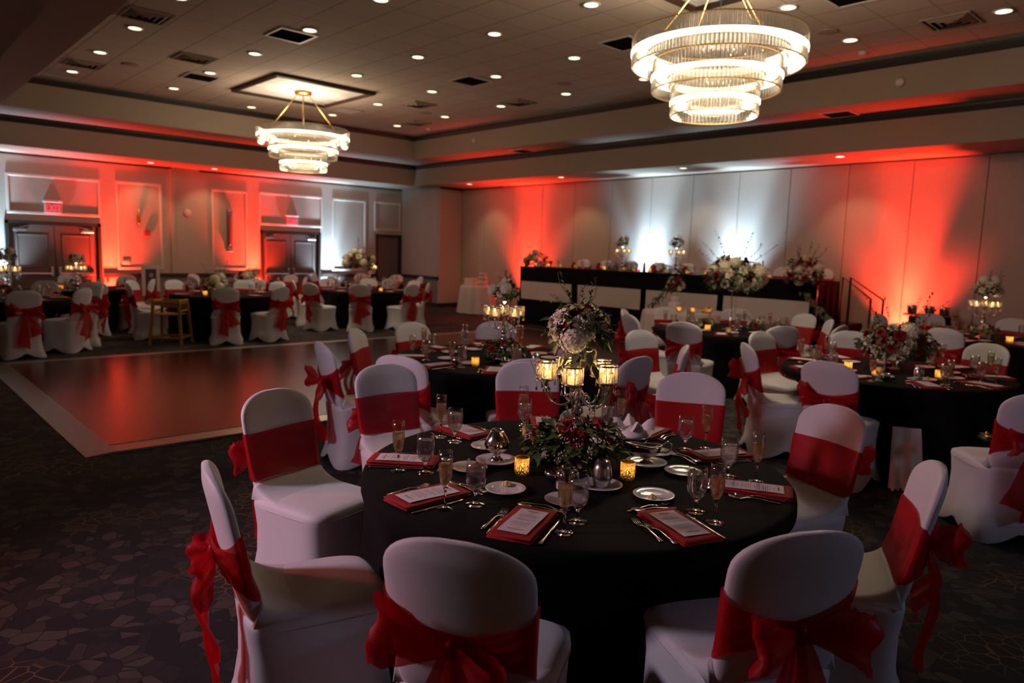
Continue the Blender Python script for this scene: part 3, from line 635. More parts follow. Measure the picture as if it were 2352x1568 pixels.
def chair(x, y, rz, label, group, bow=0, drop=0):
    t = thing('banquet_chair', label, 'chair', (x, y, 0), rz, group)
    link('cover', COVER, t); link('seam', SEAM, t)
    s = link('sash', BANDS[bow], t, (0, 0, drop))
    for nm, me in BOWS[bow]: link(nm, me, s, (KX, 0, .662))
    return t

# ------------------------------------------------------------------ tables and cloths
SEATS = {}                                             # table name -> list of chair footprints (x, y, rz)
TT, TL = None, None
def round_table(cx, cy, label, clabel, chairs_, R=.905, group=None):
    global TT, TL
    if TT is None:
        TT = MB().lathe([(R - .02, .715), (R - .004, .72), (R - .004, .744), (R - .02, .748)], 48).mesh('tabletop', M['wood'])
        b = MB(); b.tube([(.42, .3, .715), (.46, .33, 0)], .018, 8); TL = b.mesh('leg', M['brush'])
    t = thing('round_table', label, 'table', (cx, cy, 0), .4, group)
    link('tabletop', TT, t)
    for k in range(4): link('leg', TL, t, rot=(0, 0, k * pi / 2))
    # free hanging radius, pushed in where a seat stands under the table edge
    n = 180; Rc = .914; lim = []
    for i in range(n):
        a = 2 * pi * i / n; best = 9
        for (x, y, rz) in chairs_:
            c, s = cos(-rz), sin(-rz)
            ox, oy = cx - x, cy - y; lx, ly = ox * c - oy * s, ox * s + oy * c; dx, dy = cos(a) * c - sin(a) * s, cos(a) * s + sin(a) * c
            # ray from table centre in chair space against box [-.27,.25]x[-.245,.245]
            tn, tf = -1e9, 1e9; ok = True
            for o_, d_, lo, hi in ((lx, dx, -.27, .262), (ly, dy, -.252, .252)):
                if abs(d_) < 1e-6:
                    if o_ < lo or o_ > hi: ok = False
                else:
                    t1, t2 = (lo - o_) / d_, (hi - o_) / d_
                    if t1 > t2: t1, t2 = t2, t1
                    tn, tf = max(tn, t1), min(tf, t2)
            if ok and tn < tf and tn > 0: best = min(best, tn)
        lim.append(best - .02)
    sm = []
    for i in range(n): sm.append(min(lim[(i + d) % n] + .0035 * max(0, abs(d) - 2) ** 1.5 for d in range(-16, 17)))
    b = MB(); rings = []; ph = random.uniform(0, 6)
    nf = 22
    rr0 = [(.0001, .7655), (.3, .7655), (.6, .7655), (.85, .7655), (.900, .7652), (.9125, .762), (.919, .755), (.9215, .742)]
    for r, z in rr0: rings.append([(r * cos(2 * pi * i / n), r * sin(2 * pi * i / n), z) for i in range(n)])
    for z in (.70, .64, .58, .52, .46, .38, .28, .18, .09, .008):
        f = (.742 - z) / .734; rg = []
        for i in range(n):
            a = 2 * pi * i / n
            r = .9215 + f * (.03 + .040 * (.55 * sin(nf * a + ph + 1.2 * sin(3 * a)) + .45 * sin(13 * a + ph * 2)) )
            q = min(1, max(0, (.70 - z) / .16)); r = r * (1 - q) + min(r, sm[i]) * q
            rg.append((r * cos(a), r * sin(a), z))
        rings.append(rg)
    b.loft(rings, True, False)
    o = b.obj('tablecloth', M['bcloth'], loc=(cx, cy, 0))
    return tag(o, clabel, 'tablecloth', None)

# ------------------------------------------------------------------ tableware meshes (origin on the table)
def flute_parts():
    g = MB(); g.lathe([(.0325, 0), (.0335, .0015), (.030, .003), (.010, .007), (.005, .016), (.0042, .045), (.0052, .068), (.010, .080), (.0185, .098), (.0245, .125), (.0262, .150), (.0255, .19), (.0250, .215),
        (.0240, .215), (.0245, .19), (.0252, .150), (.0235, .125), (.0175, .100), (.009, .086), (.0001, .083)], 28, cap1=False)
    l = MB(); l.lathe([(.0001, .0842), (.0085, .087), (.0168, .101), (.0227, .126), (.0244, .150), (.0240, .168), (.0001, .168)], 28, cap0=False, cap1=False); return g, l
def goblet_parts():
    g = MB(); g.lathe([(.0365, 0), (.0375, .0015), (.034, .004), (.012, .009), (.0065, .018), (.0060, .036), (.009, .046), (.018, .053), (.030, .066), (.0365, .085), (.0385, .105), (.0375, .135), (.0345, .168),
        (.0335, .168), (.0365, .135), (.0373, .105), (.0353, .086), (.029, .068), (.017, .056), (.0001, .052)], 28, cap1=False)
    l = MB(); l.lathe([(.0001, .0535), (.0165, .0575), (.028, .069), (.0343, .087), (.0363, .105), (.0357, .135), (.0352, .142), (.0001, .142)], 28, cap0=False, cap1=False); return g, l
fg, fl = flute_parts(); gg, gl = goblet_parts()
FLG = fg.mesh('glass_body', M['gsolid']); FLL = fl.mesh('champagne', M['wine']); GBG = gg.mesh('glass_body', M['gsolid']); GBL = gl.mesh('water', M['water'])
FLGt = fg.mesh('glass_body', M['glass']); GBGt = gg.mesh('glass_body', M['glass'])
b = MB(); b.lathe([(.0325, 0), (.0335, .0015), (.030, .003), (.010, .007), (.005, .016), (.0042, .045), (.0052, .068), (.0085, .079), (.0001, .082)], 28, cap1=False); FLS = b.mesh('stem', M['gsolid'])
b = MB(); b.lathe([(.0095, .0805), (.0185, .098), (.0245, .125), (.0262, .150), (.0255, .19), (.0250, .215), (.0243, .2152), (.0240, .214)], 28, cap0=False, cap1=False); FLB = b.mesh('bowl', M['glass'])
b = MB(); b.lathe([(.0365, 0), (.0375, .0015), (.034, .004), (.012, .009), (.0065, .018), (.0060, .036), (.009, .046), (.016, .0512), (.0001, .0518)], 28, cap1=False); GBS = b.mesh('stem', M['gsolid'])
b = MB(); b.lathe([(.0165, .0525), (.030, .066), (.0365, .085), (.0385, .105), (.0375, .135), (.0345, .168), (.0338, .1682), (.0335, .167)], 28, cap0=False, cap1=False); GBW = b.mesh('bowl', M['glass'])
GBB = MB()
PL = MB(); PL.lathe([(.045, 0), (.052, .002), (.058, .006), (.080, .0135), (.081, .0155), (.079, .0165), (.058, .0095), (.050, .0065), (.0001, .0062)], 40, cap1=False); PL = PL.mesh('plate', M['china'])
BP = MB()
for k in range(6): BP.sphere((.010 * cos(k * 1.05), .012 * sin(k * 1.05), .006), .0085, 8, 6, .7)
BP.sphere((0, 0, .011), .009, 8, 6); BP = BP.mesh('butter_pat', M['butter'])
def strip(b, pts, wds, zs, th=.0018):
    """flat bar along x: half widths wds, heights zs"""
    b.loft([[(x, -w_, z), (x, w_, z), (x, w_ * .8, z + th), (x, -w_ * .8, z + th)] for x, w_, z in zip(pts, wds, zs)], True, True)
def knife():
    b = MB(); strip(b, [-.115, -.11, -.06, -.01, .0, .01, .03, .09, .112, .118], [.006, .0085, .007, .006, .005, .0085, .009, .0088, .005, .001], [.001] * 10, .0035); return b
def fork():
    b = MB(); strip(b, [-.10, -.095, -.05, 0, .025, .038, .05], [.004, .009, .0055, .003, .004, .010, .0125], [.001, .001, .004, .009, .006, .003, .002])
    for k in range(4): y = -.0105 + k * .007; b.loft([[(x, y - w_, z), (x, y + w_, z), (x, y + w_, z + .0015), (x, y - w_, z + .0015)] for x, w_, z in ((.048, .0022, .002), (.07, .0019, .002), (.095, .0012, .008))], True, True)
    return b
def spoon():
    b = MB(); strip(b, [-.095, -.09, -.05, 0, .03, .042], [.004, .0085, .0055, .003, .0035, .005], [.001, .001, .004, .009, .006, .004])
    b.grid(lambda u, v: (.036 + .056 * u, .0195 * (v * 2 - 1) * sqrt(max(0, 1 - (2 * u - 1) ** 2)) , .008 - .007 * (1 - (2 * u - 1) ** 2) * (1 - (2 * v - 1) ** 2) + .003 * u), 10, 6); return b
KN, FK, SP = knife().mesh('table_knife', M['steel']), fork().mesh('table_fork', M['steel']), spoon().mesh('table_spoon', M['steel'])
def napkin_mesh(seed):
    b = MB(); L, W = .295, .155
    for k, (z0, th, g) in enumerate(((.001, .007, 0), (.009, .007, .004), (.017, .006, .001))):
        def fn(u, v, z0=z0, th=th, g=g):
            a = 2 * pi * v; c, s = cos(a), sin(a); r = (abs(c) ** 8 + abs(s) ** 8) ** (-1 / 8)
            curl = .012 * max(0, (.10 - u) / .10) ** 1.5 * (k == 2)
            return ((u - .5) * (L - g), (W / 2 - g) * c * r * (1 + .012 * sin(u * 7 + seed + k)), z0 + th / 2 + th / 2 * s * r * .95 + .0008 * sin(u * 11 + c * 3 + seed))
        rings = [[fn(i / 14, j / 24) for j in range(24)] for i in range(15)]
        rr = []
        b.loft(rings, True, True)
    return b
NAP = [napkin_mesh(s).mesh('napkin', M['napkin']) for s in (.4, 2.2, 4.1)]
def card():
    b = MB(); b.grid(lambda u, v: ((u - .5) * .225, (v - .5) * .105, .0278 + .0012 * sin(u * 5)), 8, 2); return b
CARD = card().mesh('menu_card', M['paper'])
def card_text(seed):
    """rows of small broken ink strokes, too small to read, like the printed menu"""
    r = random.Random(seed); b = MB(); x = .092
    rows = [(.020, .0045), (0, 0), (.007, .0028), (0, 0), (.026, .0012), (.034, .0014), (.038, .0014), (.030, .0014), (0, 0), (.036, .0014), (.040, .0014), (.022, .0014), (0, 0), (.034, .0014), (.030, .0014), (.038, .0014), (.024, .0014), (.033, .0014), (0, 0), (.014, .0014), (0, 0), (.028, .003), (.02, .0014)]
    for hw, hh in rows:
        if hw:
            y = -hw
            while y < hw:
                l = r.uniform(.002, .0065); b.box(x - hh / 2, y, .0293, x + hh / 2, min(hw, y + l), .0295); y += l + r.uniform(.001, .0018)
        x -= .0083
    return b
TXT = [card_text(s).mesh('printed_text', M['ink']) for s in (1, 2)]
GLITTER = shader('gold_flecked_glass', lambda nt: None or glitter_nodes(nt)) if False else None
def flecked():
    def bd(nt):
        L = nt.links.new
        tc = N(nt, 'ShaderNodeTexCoord'); v = N(nt, 'ShaderNodeTexNoise'); v.inputs['Scale'].default_value = 260; v.inputs['Detail'].default_value = 3; L(tc.outputs['Object'], v.inputs['Vector'])
        sp = N(nt, 'ShaderNodeSeparateXYZ'); L(tc.outputs['Object'], sp.inputs[0])
        th = N(nt, 'ShaderNodeMapRange'); L(sp.outputs[2], th.inputs[0]); th.inputs[1].default_value = .0; th.inputs[2].default_value = .078; th.inputs[3].default_value = .43; th.inputs[4].default_value = .62
        gt = N(nt, 'ShaderNodeMath', operation='GREATER_THAN'); L(v.outputs[0], gt.inputs[0]); L(th.outputs[0], gt.inputs[1])
        tl = N(nt, 'ShaderNodeBsdfTranslucent'); tl.inputs[0].default_value = (.8, .62, .34, 1)
        tr = N(nt, 'ShaderNodeBsdfTransparent'); tr.inputs[0].default_value = (1, .82, .5, 1)
        a = N(nt, 'ShaderNodeMixShader'); a.inputs[0].default_value = .7; L(tr.outputs[0], a.inputs[1]); L(tl.outputs[0], a.inputs[2])
        g = N(nt, 'ShaderNodeBsdfPrincipled'); g.inputs['Base Color'].default_value = (.12, .07, .025, 1); g.inputs['Metallic'].default_value = .9; g.inputs['Roughness'].default_value = .35
        mx = N(nt, 'ShaderNodeMixShader'); L(gt.outputs[0], mx.inputs[0]); L(a.outputs[0], mx.inputs[1]); L(g.outputs[0], mx.inputs[2]); return mx.outputs[0]
    return shader('gold_flecked_glass', bd)
M['fleck'] = flecked()
VH = MB().lathe([(.028, 0), (.031, .003), (.0315, .075), (.0290, .075), (.0288, .006), (.0001, .005)], 24, cap1=False).mesh('holder', M['fleck'])
VW = MB().lathe([(.019, .0065), (.019, .022), (.0001, .021)], 16, cap1=False).mesh('wax', M['cwax'])
VF = MB().lathe([(.0005, .023), (.0042, .030), (.0045, .036), (.0025, .046), (.0003, .054)], 8).mesh('flame', M['flame'])
def votive(x, y, z, label, group=None, light=.22, s=1):
    t = thing('votive_candle', label, 'candle', (x, y, z), 0, group); t.scale = (s, s, s)
    link('holder', VH, t); link('wax', VW, t); link('flame', VF, t)
    if light:
        l = bpy.data.lights.new('candlelight', 'POINT'); l.color = (1, .52, .18); l.energy = light; l.shadow_soft_size = .012; link('candlelight', l, t, (0, 0, .05))
    return t

# ------------------------------------------------------------------ flowers
def rose_mesh(m, seed, opened=1.0):
    r = random.Random(seed); b = MB(); k = 0
    for ring_, (nP, R, H, tilt) in enumerate(((3, .10, .42, .1), (4, .22, .50, .28), (5, .36, .50, .55), (6, .52, .46, .85), (6, .66, .38, 1.15))):
        tilt *= opened
        for i in range(nP):
            a0 = 2 * pi * (i + .37 * ring_) / nP + r.uniform(-.15, .15); wd = 2.6 / nP * (1.15 if ring_ else 1.5); h = H * 1.5 * r.uniform(.92, 1.08)
            def fn(u, v, a0=a0, wd=wd, h=h, R=R, tilt=tilt):
                s = (v - .5) * 2; ww = wd * (.35 + .65 * sin(pi * min(1, .15 + .62 * u)) ) * (1 - .25 * max(0, u - .8) * 5 * s * s); ang = a0 + s * ww
                rr = R * (.28 + .72 * u ** .7) + .22 * tilt * u * u + .10 * tilt * max(0, u - .7) * 3; z = -.35 + h * (u - .06 * u * u * tilt * 4) * cos(tilt * u * .7) + .06 * sin(s * 3) * u - .03 * s * s
                return (rr * cos(ang), rr * sin(ang), z)
            b.grid(fn, 5, 5)
    b.sphere((0, 0, -.15), .2, 8, 5, 1.3)
    return b.mesh('rose', m)
def hydrangea_mesh(m, seed):
    r = random.Random(seed); b = MB()
    for i in range(70):
        t = i / 70; ph = math.acos(1 - 1.65 * t); th = i * 2.39996; d = Vector((sin(ph) * cos(th), sin(ph) * sin(th), cos(ph)))
        p = d * r.uniform(.78, .95); q = d.to_track_quat('Z', 'Y').to_matrix(); ro = r.uniform(0, 1.5); s = r.uniform(.15, .2)
        for j in range(4):
            a = ro + j * pi / 2; u, v = Vector((cos(a), sin(a), .12)), Vector((-sin(a), cos(a), 0))
            pts = [p, p + q @ (u * .6 + v * .48) * s, p + q @ (u * 1.15) * s, p + q @ (u * .6 - v * .48) * s]
            b.add(pts, [(0, 1, 2, 3)])
    b.sphere((0, 0, 0), .76, 10, 7)
    return b.mesh('hydrangea', m, False)
def leaf(b, p, d, up, L, W, curl=.25):
    d = d.normalized(); s = d.cross(up)
    if s.length < 1e-4: s = d.cross(Vector((1, 0, 0)))
    s.normalize(); u = s.cross(d).normalized(); V = []; 
    for i in range(5):
        t = i / 4; w_ = W * sin(pi * (t ** .85)) * .5 + .0004; c = p + d * L * t - u * curl * L * t * t
        V += [c + s * w_ + u * w_ * .3, c, c - s * w_ + u * w_ * .3]
    Fs = []
    for i in range(4):
        for j in range(2): a = i * 3 + j; Fs.append((a, a + 1, a + 4, a + 3))
    b.add(V, Fs)
def foliage(R, n, seed, H=.7, zc=0, size=.05, droop=.2, sprigs=5, spr_len=1.5):
    r = random.Random(seed); b = MB()
    for i in range(n):
        th = r.uniform(0, 2 * pi); cz = r.uniform(-.55, .95); ph = math.acos(cz); d = Vector((sin(ph) * cos(th), sin(ph) * sin(th), cz * H)); rr = r.uniform(.55, 1.02)
        p = d * R * rr + Vector((0, 0, zc)); out = (d + Vector((r.uniform(-.7, .7), r.uniform(-.7, .7), r.uniform(-.6, .5) - droop)))
        leaf(b, p, out, Vector((r.uniform(-.4, .4), r.uniform(-.4, .4), 1)), size * r.uniform(.65, 1.2), size * r.uniform(.45, .8))
    for i in range(sprigs):
        th = r.uniform(0, 2 * pi); d = Vector((cos(th) * r.uniform(.3, 1), sin(th) * r.uniform(.3, 1), r.uniform(.3, 1.5))).normalized(); p0 = Vector((0, 0, zc)) + d * R * .5
        L = R * spr_len * r.uniform(.6, 1); pts = [p0 + d * L * t + Vector((sin(t * 4 + i), cos(t * 5 + i), 0)) * .015 for t in (0, .25, .5, .75, 1)]
        b.tube(pts, .0014, 4)
        for k in range(9):
            t = .25 + k / 12; q = p0 + d * L * t; leaf(b, q, d + Vector((r.uniform(-1, 1), r.uniform(-1, 1), r.uniform(-.4, .6))), Vector((0, 0, 1)), size * .55, size * .25)
    return b
ROSE_R = [rose_mesh(M['rose_r'], s, o_) for s, o_ in ((1, 1.0), (2, .8))]; ROSE_W = [rose_mesh(M['rose_w'], s, o_) for s, o_ in ((3, 1.05), (4, .75))]
HYD = [hydrangea_mesh(M['rose_w'], s) for s in (1, 2)]
FOL = {}
def arrangement(name, label, cat, loc, R, nred, nwhite, nhyd, seed, H=.75, zc=0, bs=.035, leaves=160, sprigs=5, lm='leaf', lsize=.05, vase=None, group=None, lo=-.35, wax=0, tint=None, rz=0):
    r = random.Random(seed); t = thing(name, label, cat, loc, rz, group)
    if vase: vase(t)
    key = (round(R, 2), leaves, seed % 3, H, zc, lsize, sprigs, lm)
    if key not in FOL: FOL[key] = foliage(R, leaves, seed, H, zc, lsize, .2, sprigs).mesh('foliage', M[lm])
    o = link('foliage', FOL[key], t); o['kind'] = 'stuff'
    kinds = ['red_rose'] * nred + ['white_rose'] * nwhite + ['white_hydrangea'] * nhyd; r.shuffle(kinds); n = len(kinds)
    for i, k in enumerate(kinds):
        cz = lo + (1 - lo) * (1 - (i + .5) / n); ph = math.acos(max(-1, min(1, cz))); th = i * 2.39996 + seed; d = Vector((sin(ph) * cos(th), sin(ph) * sin(th), cos(ph) * H))
        p = d * R * r.uniform(.82, 1.0) + Vector((0, 0, zc)); q = d.to_track_quat('Z', 'Y').to_euler()
        me = (ROSE_R if k == 'red_rose' else ROSE_W if k == 'white_rose' else HYD)[r.randrange(2)]
        s = bs * r.uniform(.85, 1.2) * (1.55 if k == 'white_hydrangea' else 1)
        link(k, me, t, p, q, s)
    if wax:
        b = MB()
        for i in range(wax):
            th = r.uniform(0, 6.28); cz = r.uniform(-.2, .95); ph = math.acos(cz); c = Vector((sin(ph) * cos(th), sin(ph) * sin(th), cz * H)) * R * r.uniform(.95, 1.12) + Vector((0, 0, zc))
            for j in range(r.randint(4, 8)): b.sphere(c + Vector((r.uniform(-1, 1), r.uniform(-1, 1), r.uniform(-1, 1))) * .014, .0036, 6, 4)
        o = b.obj('waxflowers', M['wax'], t); o['kind'] = 'stuff'
    return t

# ------------------------------------------------------------------ candelabra
def candelabra_meshes():
    st = MB(); st.lathe([(.085, 0), (.088, .006), (.07, .014), (.03, .03), (.016, .05), (.014, .075), (.026, .09), (.036, .112), (.036, .118), (.026, .14), (.013, .152), (.024, .166), (.033, .188), (.033, .194), (.024, .214), (.012, .226),
        (.020, .236), (.026, .252), (.020, .268), (.011, .28), (.014, .30), (.02, .31), (.012, .325), (.011, .37), (.018, .385), (.024, .395), (.012, .41), (.008, .42), (.008, .50), (.03, .506), (.06, .52), (.062, .524), (.03, .515), (.0001, .512)], 24, cap1=False)
    arm = MB(); pts = []
    for i in range(21):
        t = i / 20; a = pi * 1.05 * t
        pts.append((.014 + .062 * (1 - cos(a)) , 0, .338 - .062 * sin(a) * 1.0 + .012 * max(0, t - .55) / .45))
    arm.tube(pts, .0042, 8); 
    cur = [(.045 + .016 * cos(a) * (1 - a / 12), 0, .31 + .018 * sin(a) * (1 - a / 12)) for a in [k * .5 for k in range(14)]]
    arm.tube(cur, .0028, 6); arm.tube([(.018, 0, .345), (.03, 0, .33), (.045 + .016, 0, .31)], .003, 6)
    ex = pts[-1]; arm.lathe([(.006, ex[2]), (.012, ex[2] + .005), (.006, ex[2] + .012), (.009, ex[2] + .02), (.03, ex[2] + .027), (.033, ex[2] + .030), (.0001, ex[2] + .031)], 16, (ex[0], 0, 0), cap1=False)
    cz = ex[2] + .031
    cup = MB()                                        # ring of faceted crystal panels
    for k in range(8):
        a = 2 * pi * k / 8; R0 = .042; w_ = .0155; d = Vector((cos(a), sin(a), 0)); s = Vector((-sin(a), cos(a), 0))
        def P(o, y, z): v = d * (R0 + o) + s * y; return (v.x, v.y, z)
        cup.add([P(0, -w_, .004), P(0, w_, .004), P(0, w_, .074), P(0, -w_, .074), P(.006, 0, .039), P(-.002, -w_, .004), P(-.002, w_, .004), P(-.002, w_, .074), P(-.002, -w_, .074)],
            [(0, 1, 4), (1, 2, 4), (2, 3, 4), (3, 0, 4), (5, 8, 7, 6), (0, 5, 6, 1), (1, 6, 7, 2), (2, 7, 8, 3), (3, 8, 5, 0)])
    ringm = MB()
    for zz in (0, .072):
        ringm.lathe([(.040, zz), (.047, zz), (.047, zz + .006), (.040, zz + .006), (.040, zz)], 24, cap0=False, cap1=False)
    for k in range(8): a = 2 * pi * (k + .5) / 8; ringm.tube([(.0455 * cos(a), .0455 * sin(a), 0), (.0455 * cos(a), .0455 * sin(a), .076)], .0016, 4)
    cr = MB(); cr.lathe([(.0003, 0), (.0032, -.004), (.0032, -.008), (.0003, -.012)], 6); cr.lathe([(.0003, -.014), (.0045, -.034), (.0052, -.042), (.0003, -.05)], 6)
    can = MB(); can.lathe([(.020, .004), (.020, .034), (.0001, .033)], 14, cap1=False)
    fl_ = MB(); fl_.lathe([(.0005, .034), (.0045, .042), (.0050, .048), (.0025, .058), (.0003, .066)], 8)
    return st, arm, cup, ringm, cr, can, fl_, ex[0], cz
st, arm, cup, rg_, cry, can, fl_, AX, CZ = candelabra_meshes()
CST, CARM, CCUP, CRG, CCR, CCAN, CFL = st.mesh('stem', M['steel']), arm.mesh('arm', M['steel']), cup.mesh('crystal_cup', thin('faceted_crystal', (1, .9, .72), diff=.13, dcol=(1, .86, .64), refl=.45, rough=.05), False), rg_.mesh('cup_ring', M['steel']), cry.mesh('crystal_drop', M['crystal'], False), can.mesh('candle', M['cwax']), fl_.mesh('flame', M['flame'])
def candelabra(loc, label, rz=0, light=2.2, group=None, s=1.0):
    t = thing('candelabra', label, 'candelabra', loc, rz, group); t.scale = (s, s, s)
    link('stem', CST, t)
    for k in range(5):
        a = 2 * pi * k / 5; o = link('arm', CARM, t, rot=(0, 0, a)); cx_, cy_ = AX * cos(a), AX * sin(a)
        c = link('candle_cup', CCUP, t, (cx_, cy_, CZ), (0, 0, a)); link('cup_ring', CRG, c); link('candle', CCAN, c); link('flame', CFL, c)
        for j in range(3):
            b_ = a + (j - 1) * 1.2; link('crystal_drop', CCR, t, (cx_ + .044 * cos(b_), cy_ + .044 * sin(b_), CZ - .004))
        link('crystal_drop', CCR, t, (.055 * cos(a + .6), .055 * sin(a + .6), .30))
    if light:
        for k in range(5 if s == 1.0 and light > 2 else 1):
            a = 2 * pi * k / 5; l = bpy.data.lights.new('candlelight', 'POINT'); l.color = (1, .62, .32); l.energy = light / (5 if s == 1.0 and light > 2 else 1); l.shadow_soft_size = .015
            link('candlelight', l, t, (AX * cos(a), AX * sin(a), CZ + .05) if light > 2 else (0, 0, CZ + .09))
    return t
# ------------------------------------------------------------------ where things stand
HN = ['twelve', 'one', 'two', 'three', 'four', 'five', 'six', 'seven', 'eight', 'nine', 'ten', 'eleven']
def clock(c, a):
    """clock position of world angle a (degrees) on a table, twelve = far side as the camera sees it"""
    cd_ = math.degrees(atan2(-c[1], -c[0])); h = (6 - (a - cd_) / 30) % 12; q = round(h * 2) % 24
    return HN[q // 2] + " o'clock" if q % 2 == 0 else 'half past ' + HN[q // 2]
ZTOP = .7662
TB = {  # name: centre, description
 'T1': ((2.32, 2.07), 'nearest table'),
 'T2': ((6.70, 2.30), 'right table'),
 'T3': ((4.20, 4.72), 'second table'),
 'T4': ((8.50, 5.05), 'tall bouquet table'),
 'T5': ((10.9, 2.60), 'far right table'),
 'T7': ((1.70, 13.2), 'leftmost table'),
 'T8': ((3.25, 15.5), 'table before the left doors'),
 'T9': ((5.10, 13.3), 'table by the highchair'),
 'T10': ((8.30, 13.75), 'pale bouquet table'),
 'T11': ((6.75, 16.2), 'table by the middle doors'),
 'T12': ((9.95, 16.3), 'table by the grey door')}
def seat_from_top(p, c, rz=None, k=.35):
    a = atan2(c[1] - p[1], c[0] - p[0]) if rz is None else rad(rz)
    return (p[0] + k * cos(a), p[1] + k * sin(a), a)
CH = {  # seats given directly for the nearest table; the others by the top of the chair back
 'T1': [(1.455, 1.625, 31, 0), (2.145, 1.18, 62, 1), (2.88, 1.18, 117, 2), (1.235, 2.365, -15, 3), (1.71, 3.24, -76, 1), (2.53, 3.64, -96, 2), (3.24, 3.25, -124, 0), (3.77, 2.465, -151, 1), (3.50, 1.70, 160, 2)]}
CH['T1'] = [(x * .965, y * .965, a, v) for x, y, a, v in CH['T1']]
TOPS = {
 'T3': [(4.30, 6.2), (5.19, 5.86), (2.88, 4.30), (3.60, 3.68), (3.47, 5.91), (2.76, 5.22), (4.41, 3.32), (5.34, 3.53)],
 'T4': [(8.07, 6.40), (7.40, 5.78), (9.05, 6.40), (7.17, 4.80), (7.95, 3.95), (10.1, 4.70), (9.48, 4.08), (8.75, 3.62), (10.0, 5.75)],
 'T2': [(6.00, 3.33), (7.11, 3.80), (8.20, 3.30), (8.35, 2.00), (5.52, 2.37), (5.35, .97)],
 'T5': [(9.47, 2.74), (12.1, 3.72), (12.4, 2.70), (11.1, 4.1), (10.3, 1.25)],
 'T7': [(1.80, 11.85), (2.62, 12.25), (3.02, 13.0), (1.55, 14.65), (2.5, 14.4)],
 'T8': [(3.15, 14.05), (4.35, 14.9), (4.30, 16.45), (3.35, 16.95), (2.05, 16.1)],
 'T9': [(4.59, 11.92), (5.62, 12.02), (4.62, 14.6), (5.95, 14.45), (6.35, 13.75), (3.55, 13.55), (3.85, 14.55)],
 'T10': [(6.75, 13.25), (7.50, 12.58), (8.62, 12.35), (9.45, 12.95), (9.75, 13.9), (9.15, 14.95), (8.1, 15.05), (6.95, 14.35)],
 'T11': [(6.35, 14.85), (7.95, 15.75), (8.15, 16.9), (7.2, 17.55), (5.9, 17.3), (5.4, 15.9)],
 'T12': [(9.7, 14.85), (8.65, 15.8), (8.95, 17.3), (10.55, 17.6), (11.25, 16.9), (11.35, 15.9)]}
for k, L in TOPS.items():
    c = TB[k][0]; out = []; q_ = {'T2': .965, 'T3': .965, 'T4': .975}.get(k, 1)
    for i, p in enumerate(L):
        p = (p[0] * q_, p[1] * q_)
        x_, y_, a_ = seat_from_top(p, c); r_ = hypot(x_ - c[0], y_ - c[1])
        if r_ < .84: x_, y_ = c[0] + (x_ - c[0]) * .84 / r_, c[1] + (y_ - c[1]) * .84 / r_
        out.append((x_, y_, math.degrees(seat_from_top(p, c)[2]), (i * 3 + len(k)) % 4))
    CH[k] = out
fixed = {('T1', 0): 'white covered chair with big red bow, centre front, back to the camera', ('T1', 1): 'white covered chair with a red bow, back to the camera, at the lower right',
 ('T1', 2): 'white covered chair seen edge on at right, red bow hanging behind it', ('T1', 3): 'white covered chair seen from its side at lower left, large red bow sticking out left',
 ('T1', 4): 'white covered chair with plain red band at left beside the dance floor corner', ('T1', 5): 'white covered chair with red band behind the left end of the nearest table',
 ('T1', 6): 'white covered chair with red band left of the candelabra, behind the nearest table', ('T1', 7): 'white covered chair with red band right of the candelabra, behind the nearest table',
 ('T1', 8): 'white covered chair with wide red band at the right edge of the nearest table'}
CHAIR0 = {}
def put_chair(x, y, a, v, label, group, z=0):
    if v not in CHAIR0: CHAIR0[v] = o = chair(x, y, a, label, group, v)
    else: o = dup(CHAIR0[v], (x, y, 0), a, label, 'chair', group); 
    o.location = (x, y, z); o['label'] = label
    if group: o['group'] = group
    return o
for k, L in CH.items():
    c, desc = TB[k]
    for i, (x, y, d, v) in enumerate(L):
        pos = clock(c, math.degrees(atan2(y - c[1], x - c[0])))
        put_chair(x, y, rad(d), v, fixed.get((k, i), 'white covered chair with red sash at %s, %s' % (pos, desc)), 'chairs at the ' + desc)
put_chair(5.72, 4.02, rad(262), 2, 'white covered chair with red band standing loose between the two middle tables', None)
for k, (c, desc) in TB.items():
    round_table(c[0], c[1], 'round banquet table hidden under black cloth, the ' + desc, 'black floor length tablecloth on the ' + desc, [(x, y, rad(d)) for x, y, d, v in CH[k]])

